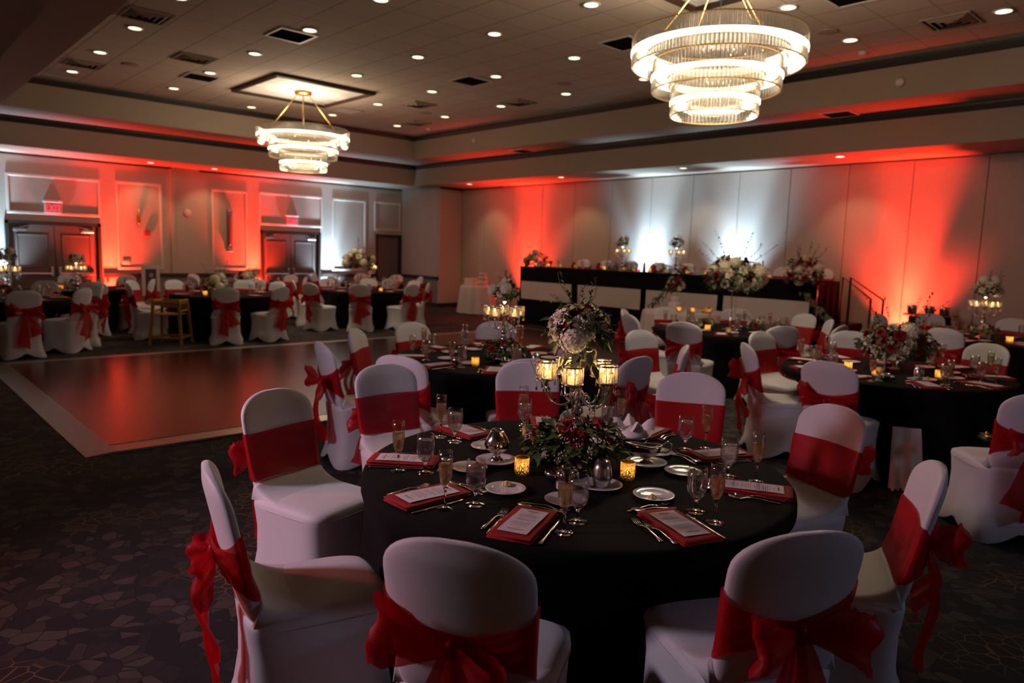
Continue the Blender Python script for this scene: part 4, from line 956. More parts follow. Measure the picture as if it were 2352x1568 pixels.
def item(nm, cat, meshes, loc, rz, label, group=None, tilt=None):
    """one thing: first mesh is the thing itself when alone, else an Empty with parts"""
    if len(meshes) == 1:
        o = link(nm, meshes[0][1], None, loc, (0, 0, rz)); return tag(o, label, cat, group)
    t = thing(nm, label, cat, loc, rz, group)
    for n_, me in meshes: link(n_, me, t)
    return t
def setting(k, a, full, near, seed, opt=()):
    c, desc = TB[k]; r = random.Random(seed); A = rad(a); j = lambda s: r.uniform(-s, s)
    def P(rr, da): b_ = rad(a + da); return (c[0] + rr * cos(b_), c[1] + rr * sin(b_), ZTOP)
    pos = 'at %s, %s' % (clock(c, a), desc)
    G, F = GBGt, FLGt
    fx = A + pi + j(.10)
    p = P(.755, j(1.5)); nl = NAP[seed % 3]
    t = thing('napkin', 'folded red napkin ' + pos, 'napkin', p, fx, 'red napkins on the ' + desc); link('napkin_cloth', nl, t); t.scale = (1, 1, .72)
    cd2 = thing('menu_card', 'white printed menu card ' + pos, 'menu card', p, fx + j(.05), 'menu cards on the ' + desc); cp = link('card', CARD, cd2); cd2.scale = (1, 1, .72)
    if full: link('printed_text', TXT[seed % 2], cp, (0, 0, 0), (0, 0, 0 if r.random() < .7 else pi))
    item('champagne_flute', 'glass', [('stem', FLS), ('bowl', FLB), ('champagne', FLL)] if near else [('glass_body', F), ('champagne', FLL)], P(.77, 10.8), 0, 'champagne flute, half full, ' + pos, 'champagne flutes on the ' + desc)
    item('water_goblet', 'glass', [('stem', GBS), ('bowl', GBW), ('water', GBL)] if near else [('glass_body', G), ('water', GBL)], P(.66, 14 + j(1)), 0, 'goblet of iced water ' + pos, 'water goblets on the ' + desc)
    if 'noplate' not in opt:
        pr = P(.47, 12 + j(3)); item('bread_plate', 'plate', [('', PL)], pr, 0, 'small white bread plate ' + pos, 'bread plates on the ' + desc)
        if full: ba = A + r.uniform(0, 6); item('butter_pat', 'butter', [('', BP)], (pr[0] + .045 * cos(ba), pr[1] + .045 * sin(ba), pr[2] + .009), ba, 'pale butter pat on a plate ' + pos)
    if full:
        def Q(dx, dy): return (p[0] + cos(fx) * dx - sin(fx) * dy, p[1] + sin(fx) * dx + cos(fx) * dy, ZTOP + .0005)
        item('fork', 'fork', [('', FK)], Q(.0 + j(.02), .115 + j(.004)), fx + j(.08), 'outer left steel fork ' + pos, 'forks on the ' + desc)['label'] = 'steel fork farther from the napkin ' + pos
        item('fork', 'fork', [('', FK)], Q(-.02, .088), fx + j(.05), 'steel fork beside the napkin ' + pos, 'forks on the ' + desc)
        item('knife', 'knife', [('', KN)], Q(-.01 + j(.02), -.098), fx + pi * 0 + j(.05), 'steel table knife ' + pos, 'knives on the ' + desc)
        item('spoon', 'spoon', [('', SP)], Q(.178, .0 + j(.02)), fx + pi / 2 + j(.15), 'steel dessert spoon above the napkin ' + pos, 'spoons on the ' + desc)
        item('dessert_fork', 'fork', [('', FK)], Q(.205, -.01), fx - pi / 2 + j(.15), 'steel dessert fork above the napkin ' + pos, 'forks on the ' + desc)
for i, a in enumerate((137, 174, 209, 252, 296, 335, 13, 53, 92)): setting('T1', a, True, True, i + 1)
for i, a in enumerate((177, 140, 98, 58, 18, -22, -62, -102, -142)): setting('T2', a, i in (0, 6, 7, 8), False, i + 21)
for i, a in enumerate((190, 228, 268, 305, 342, 20, 62, 100, 150)): setting('T3', a, i in (0, 1, 2), False, i + 31)
for i, a in enumerate((165, 210, 250, 290, 330, 0, 60, 110)): setting('T4', a, False, False, i + 41)
for i, a in enumerate((175, 220, 260, 330, 40, 90, 135)): setting('T5', a, False, False, i + 51)
for k, L in (('T7', (300, 340, 20, 70, 250)), ('T8', (270, 320, 30, 230)), ('T9', (245, 290, 110, 55, 10, 180)), ('T10', (200, 235, 285, 330, 10, 60, 100, 150)), ('T11', (250, 330, 20, 200)), ('T12', (260, 210, 130, 60, 330))):
    for i, a in enumerate(L): setting(k, a, False, False, i + 61 + len(k), ('noplate',))

# ---- nearest table: serving pieces
c1 = TB['T1'][0]
def plate(x, y, l, s=1.0):
    o = item('saucer_plate', 'plate', [('', PL)], (x, y, ZTOP), 0, l); o.scale = (s, s, s); return o
plate(2.08, 2.32, 'white plate under the lidded silver pot on the nearest table', 1.15)
plate(2.60, 1.89, 'white plate under the silver gravy boat on the nearest table', 1.15)
plate(2.19, 1.81, 'white plate under the tall silver creamer on the nearest table', 1.1)
pz = ZTOP + .012
t = thing('gravy_boat', 'pear shaped silver sauce boat seen end on, left of the flowers on the nearest table', 'gravy boat', (2.08, 2.32, pz), .9)
b = MB(); b.lathe([(.034, 0), (.036, .004), (.02, .014), (.014, .026), (.028, .038), (.048, .053), (.056, .072), (.052, .092), (.042, .112), (.032, .126), (.029, .134), (.027, .133), (.039, .112), (.049, .092), (.0001, .07)], 32, cap1=False)
for i, v in enumerate(b.v):
    if v[2] > .105: b.v[i] = (v[0] * (1 + (v[2] - .105) * 14 * (v[0] > 0)), v[1], v[2] + (v[0] / .04) ** 2 * .010)
b.obj('body', M['steel'], t); b = MB(); b.tube([(-.045, 0, .095), (-.075, 0, .10), (-.085, 0, .075), (-.075, 0, .055), (-.054, 0, .055)], .0038, 8); b.obj('handle', M['steel'], t)
t = thing('gravy_boat', 'silver gravy boat with a loop handle right of the flowers on the nearest table', 'gravy boat', (2.59, 1.885, pz), -.55)
b = MB(); rings = []
for z, L_, W_, sp in ((0, .034, .026, 0), (.004, .034, .026, 0), (.012, .016, .014, 0), (.024, .014, .012, 0), (.034, .040, .026, .008), (.05, .062, .036, .012), (.068, .070, .040, .02), (.082, .074, .040, .03), (.0825, .070, .037, .03), (.07, .060, .034, .02)):
    rings.append([((L_ + sp * (cos(a) < -.6)) * cos(a), W_ * sin(a) * (1 - .35 * (cos(a) < -.7)), z + .018 * max(0, -cos(a)) * (z > .06)) for a in [2 * pi * q / 28 for q in range(28)]])
b.loft(rings, True, False); b.obj('body', M['steel'], t)
b = MB(); b.lathe([(.0001, .070), (.055, .071)], 24, cap0=False, cap1=False); o = b.obj('sauce', mat('cream_sauce', (.62, .52, .45), .4), t); o.scale = (1, .58, 1)
b = MB(); b.tube([(.07, 0, .078), (.10, 0, .095), (.118, 0, .085), (.118, 0, .06), (.095, 0, .045), (.055, 0, .05)], .004, 8); b.obj('handle', M['steel'], t)
b = MB(); b.lathe([(.030, 0), (.034, .006), (.0395, .03), (.040, .045), (.036, .075), (.027, .105), (.0255, .105), (.034, .075), (.038, .045), (.0001, .02)], 32, cap1=False)
tag(b.obj('creamer', M['brush'], loc=(2.185, 1.80, pz)), 'handleless brushed silver creamer tapering to its rim, centre of the nearest table', 'creamer')
def bowl(x, y, l):
    b = MB(); b.lathe([(.022, 0), (.024, .003), (.036, .02), (.040, .035), (.037, .052), (.0355, .052), (.038, .035), (.0001, .012)], 28, cap1=False); return tag(b.obj('sugar_bowl', M['steel'], loc=(x, y, ZTOP)), l, 'bowl')
bowl(2.09, 1.975, 'small round silver sugar bowl left of the salt shaker on the nearest table')
def shaker(x, y, l, fill):
    t = thing('shaker', l, 'shaker', (x, y, ZTOP)); b = MB(); b.lathe([(.020, 0), (.0215, .003), (.0175, .05), (.0165, .052)], 8, cap1=True); b.obj('glass_body', M['glass'], t, False)
    b = MB(); b.lathe([(.017, .004), (.0165, .03), (.0001, .031)], 8, cap1=False); b.obj('filling', fill, t, False)
    b = MB(); b.lathe([(.0175, .05), (.018, .056), (.0175, .066), (.013, .076), (.006, .080), (.0001, .081)], 16, cap1=False); b.obj('cap', M['steel'], t)
shaker(2.045, 1.895, 'salt shaker with a domed steel cap beside the nearest water goblet', mat('salt', (.75, .7, .7), .8)); shaker(2.095, 1.865, 'pepper shaker right of the salt shaker', mat('pepper', (.06, .05, .045), .8))
votive(2.055, 2.13, ZTOP, 'lit votive candle in gold flecked glass left of the flowers on the nearest table'); votive(2.37, 1.815, ZTOP, 'lit votive candle in gold flecked glass right of the creamer on the nearest table')
votive(2.52, 2.38, ZTOP, 'lit votive candle hidden behind the flowers of the nearest table')
t = thing('table_sign', 'clear acrylic table sign seen from behind, its white script reversed', 'table sign', (2.33, 2.395, ZTOP), rad(26))
b = MB(); b.bbox((0, 0, .078), (.105, .003, .15), .001); b.obj('acrylic_sheet', M['acrylic'], t, False); b = MB(); b.bbox((0, 0, .004), (.07, .035, .008), .002); b.obj('foot', M['acrylic'], t, False)
text('lettering', 'Table', .042, mat('white_ink', (.8, .75, .75), .6), t, (0, .0022, .085), (rad(90), 0, rad(180)), .0003, (1, 1, 1), .3); text('numeral', '1', .05, mat('white_ink2', (.8, .75, .75), .6), t, (0, .0022, .04), (rad(90), 0, rad(180)), .0003, (1, 1, 1), .2)
t = thing('bread_basket', 'bread basket under a white napkin folded into upright wings, right of the flowers', 'bread basket', (2.86, 2.17, ZTOP), .5)
b = MB(); b.lathe([(.06, 0), (.085, .03), (.09, .045), (.086, .045), (.0001, .01)], 24, cap1=False); b.obj('basket', M['brush'], t)
b = MB()
for k in range(4):
    a0 = k * 1.57 + .4
    b.grid(lambda u, v: ((.02 + .085 * u) * cos(a0 + (v - .5) * (1.5 - .9 * u)) , (.02 + .085 * u) * sin(a0 + (v - .5) * (1.5 - .9 * u)), .04 + .085 * sin(u * 1.9) * (1 - (2 * v - 1) ** 2 * .6) + .006 * sin(v * 14 + k)), 10, 10)
b.sphere((0, 0, .045), .075, 16, 8, .55); b.obj('white_napkin', M['wnapkin'], t)
candelabra((2.32, 2.07, ZTOP), 'silver five arm candelabra with lit crystal cups on the nearest table', rad(-4), 2.4)
def cyl(h, r_, m_='steel', dx=0, dy=0):
    def f(t): b = MB(); b.lathe([(r_, 0), (r_, h), (r_ - .004, h), (r_ - .004, .005), (.0001, .005)], 20, (dx, dy, 0), cap1=False); b.obj('vase', M[m_], t)
    return f
def vases3(t):
    for q in range(4): a = q * 1.57 + .5; cyl(.065, .03, 'brush', .13 * cos(a), .13 * sin(a))(t)
arrangement('flower_arrangement', 'low greenery with red roses and waxflowers round the nearest candelabra stem', 'flowers', (2.32, 2.07, ZTOP), .215, 8, 0, 0, 3, H=.46, zc=.11, bs=.045, leaves=460, sprigs=3, lsize=.058, vase=vases3, lo=.15, wax=46)
t_ = arrangement('flower_arrangement', 'bouquet of white hydrangeas, white and red roses on top of the nearest candelabra', 'flowers', (2.32, 2.07, ZTOP + .525), .135, 6, 17, 3, 5, H=.76, zc=.085, bs=.036, leaves=210, sprigs=4, lsize=.05, lo=-.5)
b = MB(); rr_ = random.Random(9)
for k in range(26):
    a = rr_.uniform(0, 6.28); r_ = rr_.uniform(.03, .11); z = rr_.uniform(-.08, .02); p = Vector((r_ * cos(a), r_ * sin(a), z)); leaf(b, p, Vector((cos(a), sin(a), rr_.uniform(-1.6, -.2))), Vector((0, 0, 1)), .07, .034)
o = b.obj('eucalyptus', M['leaf2'], t_); o['kind'] = 'stuff'

# ---- second table
candelabra((4.12, 4.55, ZTOP), 'silver candelabra with four lit cups showing on the second table', rad(50), 1.6)
arrangement('flower_arrangement', 'low greenery with red roses round the candelabra stem of the second table', 'flowers', (4.12, 4.55, ZTOP), .20, 6, 0, 0, 4, H=.42, zc=.10, bs=.04, leaves=240, sprigs=2, vase=vases3, lo=.2)
arrangement('flower_arrangement', 'small bouquet of white and dark red roses on top of the second table candelabra', 'flowers', (4.12, 4.55, ZTOP + .525), .105, 3, 4, 3, 7, H=.8, zc=.07, bs=.036, leaves=130, sprigs=4, lo=-.3)
bowl(3.66, 4.62, 'silver sugar bowl at the left of the second table'); 
b = MB(); b.lathe([(.030, 0), (.0395, .03), (.036, .075), (.027, .105), (.0001, .02)], 24, cap1=False); tag(b.obj('creamer', M['brush'], loc=(4.18, 4.22, ZTOP)), 'silver creamer in front of the greenery on the second table', 'creamer')
votive(3.72, 4.44, ZTOP, 'lit gold votive candle on the left of the second table', light=.3); votive(4.5, 4.75, ZTOP, 'lit gold votive candle on the right of the second table', light=0)
t = thing('bread_basket', 'glass bowl under a crumpled white napkin on the second table', 'bread basket', (4.62, 4.25, ZTOP), 1); b = MB(); b.lathe([(.05, 0), (.08, .05), (.085, .07), (.0001, .02)], 20, cap1=False); b.obj('bowl', M['glass'], t)
b = MB(); b.sphere((0, 0, .07), .085, 20, 12, .7)
for i, v in enumerate(b.v): b.v[i] = (v[0] * (1 + .25 * sin(v[1] * 60)), v[1] * (1 + .2 * sin(v[0] * 70)), v[2] + .02 * sin(v[0] * 55) * cos(v[1] * 40))
b.obj('white_napkin', M['wnapkin'], t)
# ---- right table
def glassvase(h, r_):
    def f(t): b = MB(); b.lathe([(r_ * .8, 0), (r_, .01), (r_, h), (r_ - .003, h), (r_ - .003, .012), (.0001, .012)], 24, cap1=False); b.obj('vase', M['glass'], t)
    return f
arrangement('flower_arrangement', 'large low bouquet of red roses and white blooms on the right table', 'flowers', (6.86, 2.36, ZTOP), .30, 16, 15, 2, 11, H=.62, zc=.22, bs=.055, leaves=330, sprigs=8, lsize=.07, vase=glassvase(.16, .07), lo=-.45)
for (x, y, n_) in ((6.35, 2.55, 'leftmost on the right table'), (6.25, 2.28, 'left of the champagne flute on the right table'), (6.56, 1.90, 'right of the silver creamer on the right table')): votive(x, y, ZTOP, 'lit gold flecked votive candle ' + n_, light=.4, s=1.05)
b = MB(); b.lathe([(.030, 0), (.0395, .03), (.036, .075), (.027, .105), (.0001, .02)], 24, cap1=False); tag(b.obj('creamer', M['brush'], loc=(6.32, 1.98, ZTOP + .012)), 'silver creamer in the middle of the right table', 'creamer'); plate(6.32, 1.98, 'white plate under the creamer of the right table')
bowl(6.12, 2.16, 'silver sugar bowl between two candles on the right table')
t = thing('clutch_bag', 'small black and gold clutch bag lying on the chair seat at the right picture edge', 'bag', (5.76, 1.33, .494), .6)
b = MB(); b.bbox((0, 0, .022), (.14, .09, .04), .015); b.obj('bag_body', M['black'], t, True); b = MB(); b.bbox((0, 0, .045), (.13, .06, .012), .005); b.sphere((.02, 0, .055), .012, 10, 6); b.obj('gold_clasp', M['gold'], t)
b = MB()
def under(u, v): a = rad(201 + 13 * u); r_ = .87 + .20 * v + .02 * sin(u * 12) * (.2 + v); return (6.7 + r_ * cos(a), 2.3 + r_ * sin(a), .44 * (1 - v) + .012 + .01 * sin(u * 40) * (v > .9))
b.grid(under, 70, 8); tag(b.obj('white_underlay', M['wcloth']), 'white satin cloth showing below the black tablecloth of the right table', 'cloth')
# ---- tall bouquet table
t_ = arrangement('flower_arrangement', 'tall round bouquet of white and red roses on a high stand, right of centre', 'flowers', (8.52, 4.98, ZTOP), .36, 11, 13, 11, 13, H=.72, zc=.68, bs=.065, leaves=420, sprigs=7, lsize=.085, lo=-.5,
    vase=lambda t: [MB().lathe([(.10, 0), (.10, .01), (.012, .02), (.010, .50), (.05, .52), (.0001, .52)], 20, (dx, 0, 0), cap1=False).obj('stand', M['glass'] if dx else M['steel'], t) for dx in (0, .11)])
arrangement('flower_arrangement', 'low greenery with cream blooms left on the tall bouquet table', 'flowers', (8.28, 5.2, ZTOP), .13, 1, 4, 0, 6, H=.7, zc=.06, bs=.045, leaves=90, sprigs=1, lo=.1)
arrangement('flower_arrangement', 'low greenery with white and burgundy blooms right on the tall bouquet table', 'flowers', (8.72, 4.72, ZTOP), .14, 3, 4, 0, 8, H=.7, zc=.06, bs=.045, leaves=90, sprigs=1, lo=.1)
votive(8.05, 5.02, ZTOP, 'lit candle at the left of the tall bouquet table', light=.5, s=1.15); votive(8.85, 4.35, ZTOP, 'lit candle at the right of the tall bouquet table', light=0); votive(8.1, 4.75, ZTOP, 'lit candle in front of the tall bouquet stand', light=0)
b = MB(); b.sphere((0, 0, .07), .12, 20, 12, .6)
for i, v in enumerate(b.v): b.v[i] = (v[0] * (1 + .2 * sin(v[1] * 50)), v[1], max(.002, v[2] + .02 * sin(v[0] * 45) * cos(v[1] * 40)))
tag(b.obj('bread_napkin', M['wnapkin'], loc=(9.05, 4.85, ZTOP)), 'crumpled white bread napkin right of the tall bouquet stand', 'napkin')
# ---- far right table
candelabra((10.92, 2.72, ZTOP), 'silver candelabra with lit cups on the far right table', .2, 1.5, s=1.05)
arrangement('flower_arrangement', 'low greenery round the far right candelabra', 'flowers', (10.92, 2.72, ZTOP), .24, 3, 2, 0, 10, H=.42, zc=.08, bs=.045, leaves=120, sprigs=2, lo=.2)
arrangement('flower_arrangement', 'white bouquet on top of the far right candelabra', 'flowers', (10.92, 2.72, ZTOP + .55), .15, 1, 6, 3, 9, H=.85, zc=.09, bs=.05, leaves=110, sprigs=4, lo=-.3)
votive(10.45, 2.30, ZTOP, 'lit candle right on the far right table', light=.5, s=1.2)
# ---- left and far tables
candelabra((1.78, 13.05, ZTOP), 'lit silver candelabra cut by the left picture edge', .3, 1.2, s=1.05)
arrangement('flower_arrangement', 'greenery round the candelabra at the left picture edge', 'flowers', (1.78, 13.05, ZTOP), .25, 4, 2, 0, 10, H=.45, zc=.09, bs=.05, leaves=120, sprigs=2, lo=.1)
arrangement('flower_arrangement', 'small bouquet on the candelabra at the left picture edge', 'flowers', (1.78, 13.05, ZTOP + .55), .13, 3, 3, 1, 9, H=.85, zc=.09, bs=.045, leaves=70, sprigs=3, lo=-.3)
candelabra((3.17, 15.4, ZTOP - .04), 'lit silver candelabra in front of the left double doors', .1, 1.2, s=1.0)
arrangement('flower_arrangement', 'low greenery round the candelabra before the left double doors', 'flowers', (3.17, 15.4, ZTOP), .26, 2, 1, 0, 10, H=.42, zc=.07, bs=.05, leaves=120, sprigs=1, lo=.1)
arrangement('flower_arrangement', 'small cream bouquet on the candelabra before the left double doors', 'flowers', (3.17, 15.4, ZTOP + .48), .14, 2, 5, 1, 9, H=.8, zc=.07, bs=.05, leaves=70, sprigs=0, lo=-.3)
arrangement('flower_arrangement', 'low wide bouquet of red and white flowers on the table right of the highchair', 'flowers', (4.95, 13.3, ZTOP), .27, 6, 6, 3, 12, H=.68, zc=.14, bs=.06, leaves=170, sprigs=4, lsize=.07, vase=glassvase(.1, .06), lo=-.35)
arrangement('flower_arrangement', 'round red and white bouquet on the table by the middle double doors', 'flowers', (6.70, 16.1, ZTOP), .22, 6, 9, 2, 14, H=.72, zc=.18, bs=.058, leaves=90, sprigs=1, lsize=.07, vase=glassvase(.12, .06), lo=-.4)
arrangement('flower_arrangement', 'tall pale bouquet on a glass stand left of the single grey door', 'flowers', (8.18, 13.8, ZTOP), .30, 4, 10, 9, 15, H=.8, zc=.60, bs=.065, leaves=200, sprigs=2, lsize=.08, lo=-.55,
    vase=lambda t: MB().lathe([(.09, 0), (.09, .01), (.014, .02), (.012, .42), (.05, .44), (.0001, .44)], 16, cap1=False).obj('stand', M['glass'], t))
arrangement('flower_arrangement', 'low greenery at the foot of the pale tall bouquet', 'flowers', (8.2, 13.55, ZTOP), .2, 2, 4, 0, 8, H=.5, zc=.05, bs=.05, leaves=90, sprigs=0, lo=.1)
candelabra((9.9, 16.1, ZTOP), 'lit candelabra just right of the pale tall bouquet', .5, 1.0, s=1.0)
arrangement('flower_arrangement', 'small bouquet on the candelabra right of the pale tall bouquet', 'flowers', (9.9, 16.1, ZTOP + .52), .15, 1, 5, 2, 9, H=.8, zc=.07, bs=.05, leaves=70, sprigs=0, lo=-.3)
arrangement('flower_arrangement', 'low greenery on the farthest table', 'flowers', (9.9, 16.1, ZTOP), .25, 2, 3, 0, 8, H=.45, zc=.08, bs=.05, leaves=90, sprigs=0, lo=.1)
for (x, y, n_) in ((4.62, 12.92, 'left of the low bouquet near the highchair'), (4.78, 12.75, 'in front of the low bouquet near the highchair'), (6.0, 13.8, 'at the right side of the table right of the highchair'), (7.9, 13.2, 'left on the pale bouquet table'), (8.35, 13.15, 'in the middle of the pale bouquet table'), (2.85, 15.1, 'left of the candelabra before the left doors'), (7.15, 16.3, 'beside the bouquet by the middle double doors')):
    votive(x, y, ZTOP, 'small lit candle ' + n_, light=.35, s=1.15)
# ---- highchair
t = thing('highchair', 'wooden restaurant highchair beside the black table at left', 'highchair', (3.93, 12.58, 0), rad(-128))
for sx in (-1, 1):
    for sy in (-1, 1):
        b = MB(); b.loft([[(sx * (.25 - .07 * q) + e, sy * (.25 - .05 * q) + f, z) for e, f in ((-.016, -.022), (.016, -.022), (.016, .022), (-.016, .022))] for q, z in ((0, 0), (1, .74))], True, True); b.obj('leg', M['wood'], t, False)
for sy in (-1, 1):
    [MB().bbox(q_, w__, .006).obj('side_rail', M['wood'], t, False) for q_, w__ in (((0, sy * .20, .71), (.42, .03, .07)), ((0, sy * .205, .56), (.42, .025, .035)), ((0, sy * .235, .12), (.48, .025, .035)))]
b = MB(); b.bbox((0, 0, .50), (.36, .38, .02), .006); b.obj('seat', M['wood'], t, False)
b = MB(); b.bbox((-.19, 0, .66), (.025, .40, .15), .008); b.obj('backrest', M['wood'], t, False); [MB().bbox(q_, w__, .006).obj('crossbar', M['wood'], t, False) for q_, w__ in (((.19, 0, .70), (.025, .40, .05)), ((.22, 0, .12), (.025, .46, .04)), ((-.22, 0, .12), (.025, .46, .04)))]

# ------------------------------------------------------------------ stage and head table
SX0, SX1, SY0, SY1, SZ = 11.88, 13.62, 5.32, 12.66, .60
t = thing('stage', 'raised platform along the right wall with a black skirt', 'stage', (0, 0, 0))
MB().box(SX0 + .02, SY0 + .02, SZ - .05, SX1, SY1 - .02, SZ).obj('platform', M['black'], t, False)
def skirt(x, y0, y1, z0, z1, amp, wl_, out=-1):
    n = int((y1 - y0) / wl_ * 6); b = MB()
    b.grid(lambda u, v: (x + out * (amp * .5 * (1 + sin((y0 + (y1 - y0) * u) / wl_ * 6.28)) * (.35 + .65 * (1 - v))), y0 + (y1 - y0) * u, z0 + (z1 - z0) * v), n, 6); return b
skirt(SX0, SY0, SY1, .01, SZ + .001, .03, .11).obj('skirt', M['bcloth'], t)
b = MB(); b.grid(lambda u, v: (SX0 + (SX1 - SX0) * u, SY0 - .015 * (1 + sin(u * 90)), .01 + .59 * v), 90, 4); b.obj('end_skirt', M['bcloth'], t)
b = MB(); b.grid(lambda u, v: (SX0 + (SX1 - SX0) * u, SY1 + .015 * (1 + sin(u * 90)), .01 + .59 * v), 90, 4); b.obj('end_skirt', M['bcloth'], t)
HT = 1.36
t = thing('head_table', 'long head table on the stage under black cloth', 'table', (0, 0, 0))
MB().box(11.96, 5.5, HT - .03, 12.66, 12.5, HT - .004).obj('tabletop', M['wood'], t, False)
for y in (5.7, 7.4, 9.0, 10.7, 12.3):
    for x in (12.05, 12.56): b = MB(); b.tube([(x, y, SZ), (x, y, HT - .03)], .015, 8); b.obj('leg', M['brush'], t)
t = thing('head_tablecloth', 'long black cloth over the head table with a deep front drop', 'tablecloth', (0, 0, 0))
MB().box(11.93, 5.42, HT - .003, 12.70, 12.58, HT + .002).obj('top_cloth', M['bcloth'], t, False)
skirt(11.915, 5.42, 12.58, 1.0, HT, .012, .35).obj('front_drop', M['bcloth'], t); skirt(11.935, 5.42, 12.58, SZ, HT, .004, .35).obj('under_drop', M['bcloth'], t)
for yy, s in ((5.42, -1), (12.58, 1)):
    b = MB(); b.grid(lambda u, v: (11.91 + .8 * u, yy + s * .04 * sin(u * 20) * (1 - v) + s * .05, SZ + .0 + (HT - SZ) * v), 24, 6); b.obj('side_drop', M['bcloth'], t)
for (a, c, n_) in ((10.93, 12.56, 'leftmost'), (9.02, 10.74, 'second from left'), (7.25, 8.88, 'third from left'), (5.50, 7.12, 'rightmost')):
    b = MB(); b.grid(lambda u, v: (11.90 - .014 * sin(u * 7 + v * 3 + a) * (1 - v) - .012 * sin(u * 23 + v * 5) * .5 * (1 - v) - .01, a + (c - a) * u, .585 + .43 * v - .015 * sin(u * pi) * (1 - v)), 40, 10)
    tag(b.obj('white_drape', M['wcloth']), 'white cloth panel on the head table front, ' + n_ + ' of four', 'cloth', 'white cloth panels under the head table')
ordn = ['first', 'second', 'third', 'fourth', 'fifth', 'sixth', 'seventh', 'eighth', 'ninth', 'tenth', 'eleventh', 'twelfth']
for i in range(9):
    y = 11.9 - i * .74; put_chair(13.02, y, pi, i % 4, 'white covered chair behind the head table, %s from the left' % ordn[i], 'chairs behind the head table', SZ)
for i in range(9):
    y = 11.9 - i * .74; p = (12.18, y, HT + .003)
    t = thing('napkin', 'red napkin standing on the head table, %s from the left' % ordn[i], 'napkin', p, 0, 'napkins on the head table'); o = link('napkin_cloth', NAP[i % 3], t, (0, 0, .07), (rad(20), rad(-62), 0), .55)
    item('champagne_flute', 'glass', [('glass_body', FLGt), ('champagne', FLL)], (12.28, y - .16, HT + .003), 0, 'champagne flute on the head table, %s from the left' % ordn[i], 'glasses on the head table')
    item('water_goblet', 'glass', [('glass_body', GBGt), ('water', GBL)], (12.22, y - .25, HT + .003), 0, 'water goblet on the head table, %s from the left' % ordn[i], 'glasses on the head table')
for i, y in enumerate((11.84, 11.45, 10.98, 10.15, 9.6, 9.95 - .6, 8.95, 8.55, 8.05, 7.62, 7.2, 6.35)): votive(12.06, y, HT + .003, 'small lit candle on the front edge of the head table, %s from the left' % ordn[i], 'candles on the head table', .3 if i % 3 == 0 else 0, 1.15)
for (y, n_) in ((9.28, 'between the two head table candelabras'), (9.0, 'right of the middle of the head table'), (6.62, 'near the right end of the head table')):
    b = MB(); b.lathe([(.03, 0), (.034, .01), (.034, .15), (.014, .21), (.013, .29), (.016, .30), (.016, .31), (.0001, .31)], 16, cap1=False); tag(b.obj('bottle', M['brush'], loc=(12.32, y, HT + .003)), 'pale bottle ' + n_, 'bottle')
for (y, n_) in ((9.78, 'left'), (8.42, 'right')):
    candelabra((12.2, y, HT), 'lit candelabra on the head table, the %s one of two' % n_, .3, 1.0)
    arrangement('flower_arrangement', 'small bouquet topping the %s head table candelabra' % n_, 'flowers', (12.2, y, HT + .52), .13, 3, 3, 1, 9 if n_ == 'left' else 10, H=.9, zc=.08, bs=.042, leaves=90, sprigs=3, lo=-.3)
    for s, m_ in ((-1, 'right'), (1, 'left')): arrangement('flower_arrangement', 'dark green clump %s of the %s head table candelabra' % (m_, n_), 'flowers', (12.18, y + .2 * s, HT), .12, 1, 0, 0, 12, H=.8, zc=.08, bs=.03, leaves=90, sprigs=0, lo=.5)
arrangement('flower_arrangement', 'trailing red and white bouquet on the left end of the head table', 'flowers', (12.2, 12.38, HT), .30, 5, 7, 5, 16, H=.75, zc=.12, bs=.055, leaves=220, sprigs=6, lsize=.07, lo=-.3)
t_ = arrangement('flower_arrangement', 'large red and white bouquet hanging over the right end of the head table', 'flowers', (11.64, 5.52, HT), .30, 12, 8, 4, 17, H=.95, zc=.12, bs=.058, leaves=260, sprigs=9, lsize=.075, lo=-.7)
b = MB(); rr_ = random.Random(3)
for k in range(70):
    q = rr_.random(); p = Vector((-.25 + .0 * q, -.15 - .45 * q + rr_.uniform(-.07, .07), -.15 - .42 * q)); leaf(b, p, Vector((rr_.uniform(-1, .3), rr_.uniform(-1, .5), -1)), Vector((0, 0, 1)), .08, .04)
o = b.obj('trailing_leaves', M['leaf2'], t_); o['kind'] = 'stuff'
for (x, ya, yb, za, zb, n_) in ((12.0, 4.90, 4.37, 1.45, 1.12, 'nearer'), (12.9, 5.40, 4.90, 1.43, 1.08, 'farther')):
    b = MB(); b.tube([(x, ya, .0 if n_ == 'nearer' else .3), (x, ya, za), (x, yb, zb), (x, yb, 0)], .02, 8); tag(b.obj('stair_handrail', M['black']), 'black pipe handrail of the stage steps, the %s of two' % n_, 'handrail')
b = MB(); b.box(12.06, 4.98, .0, 12.85, 5.28, .40); b.box(12.06, 4.66, 0, 12.85, 4.98, .2); tag(b.obj('stage_steps', M['black'], smooth=False), 'black carpeted steps at the right end of the stage', 'steps')
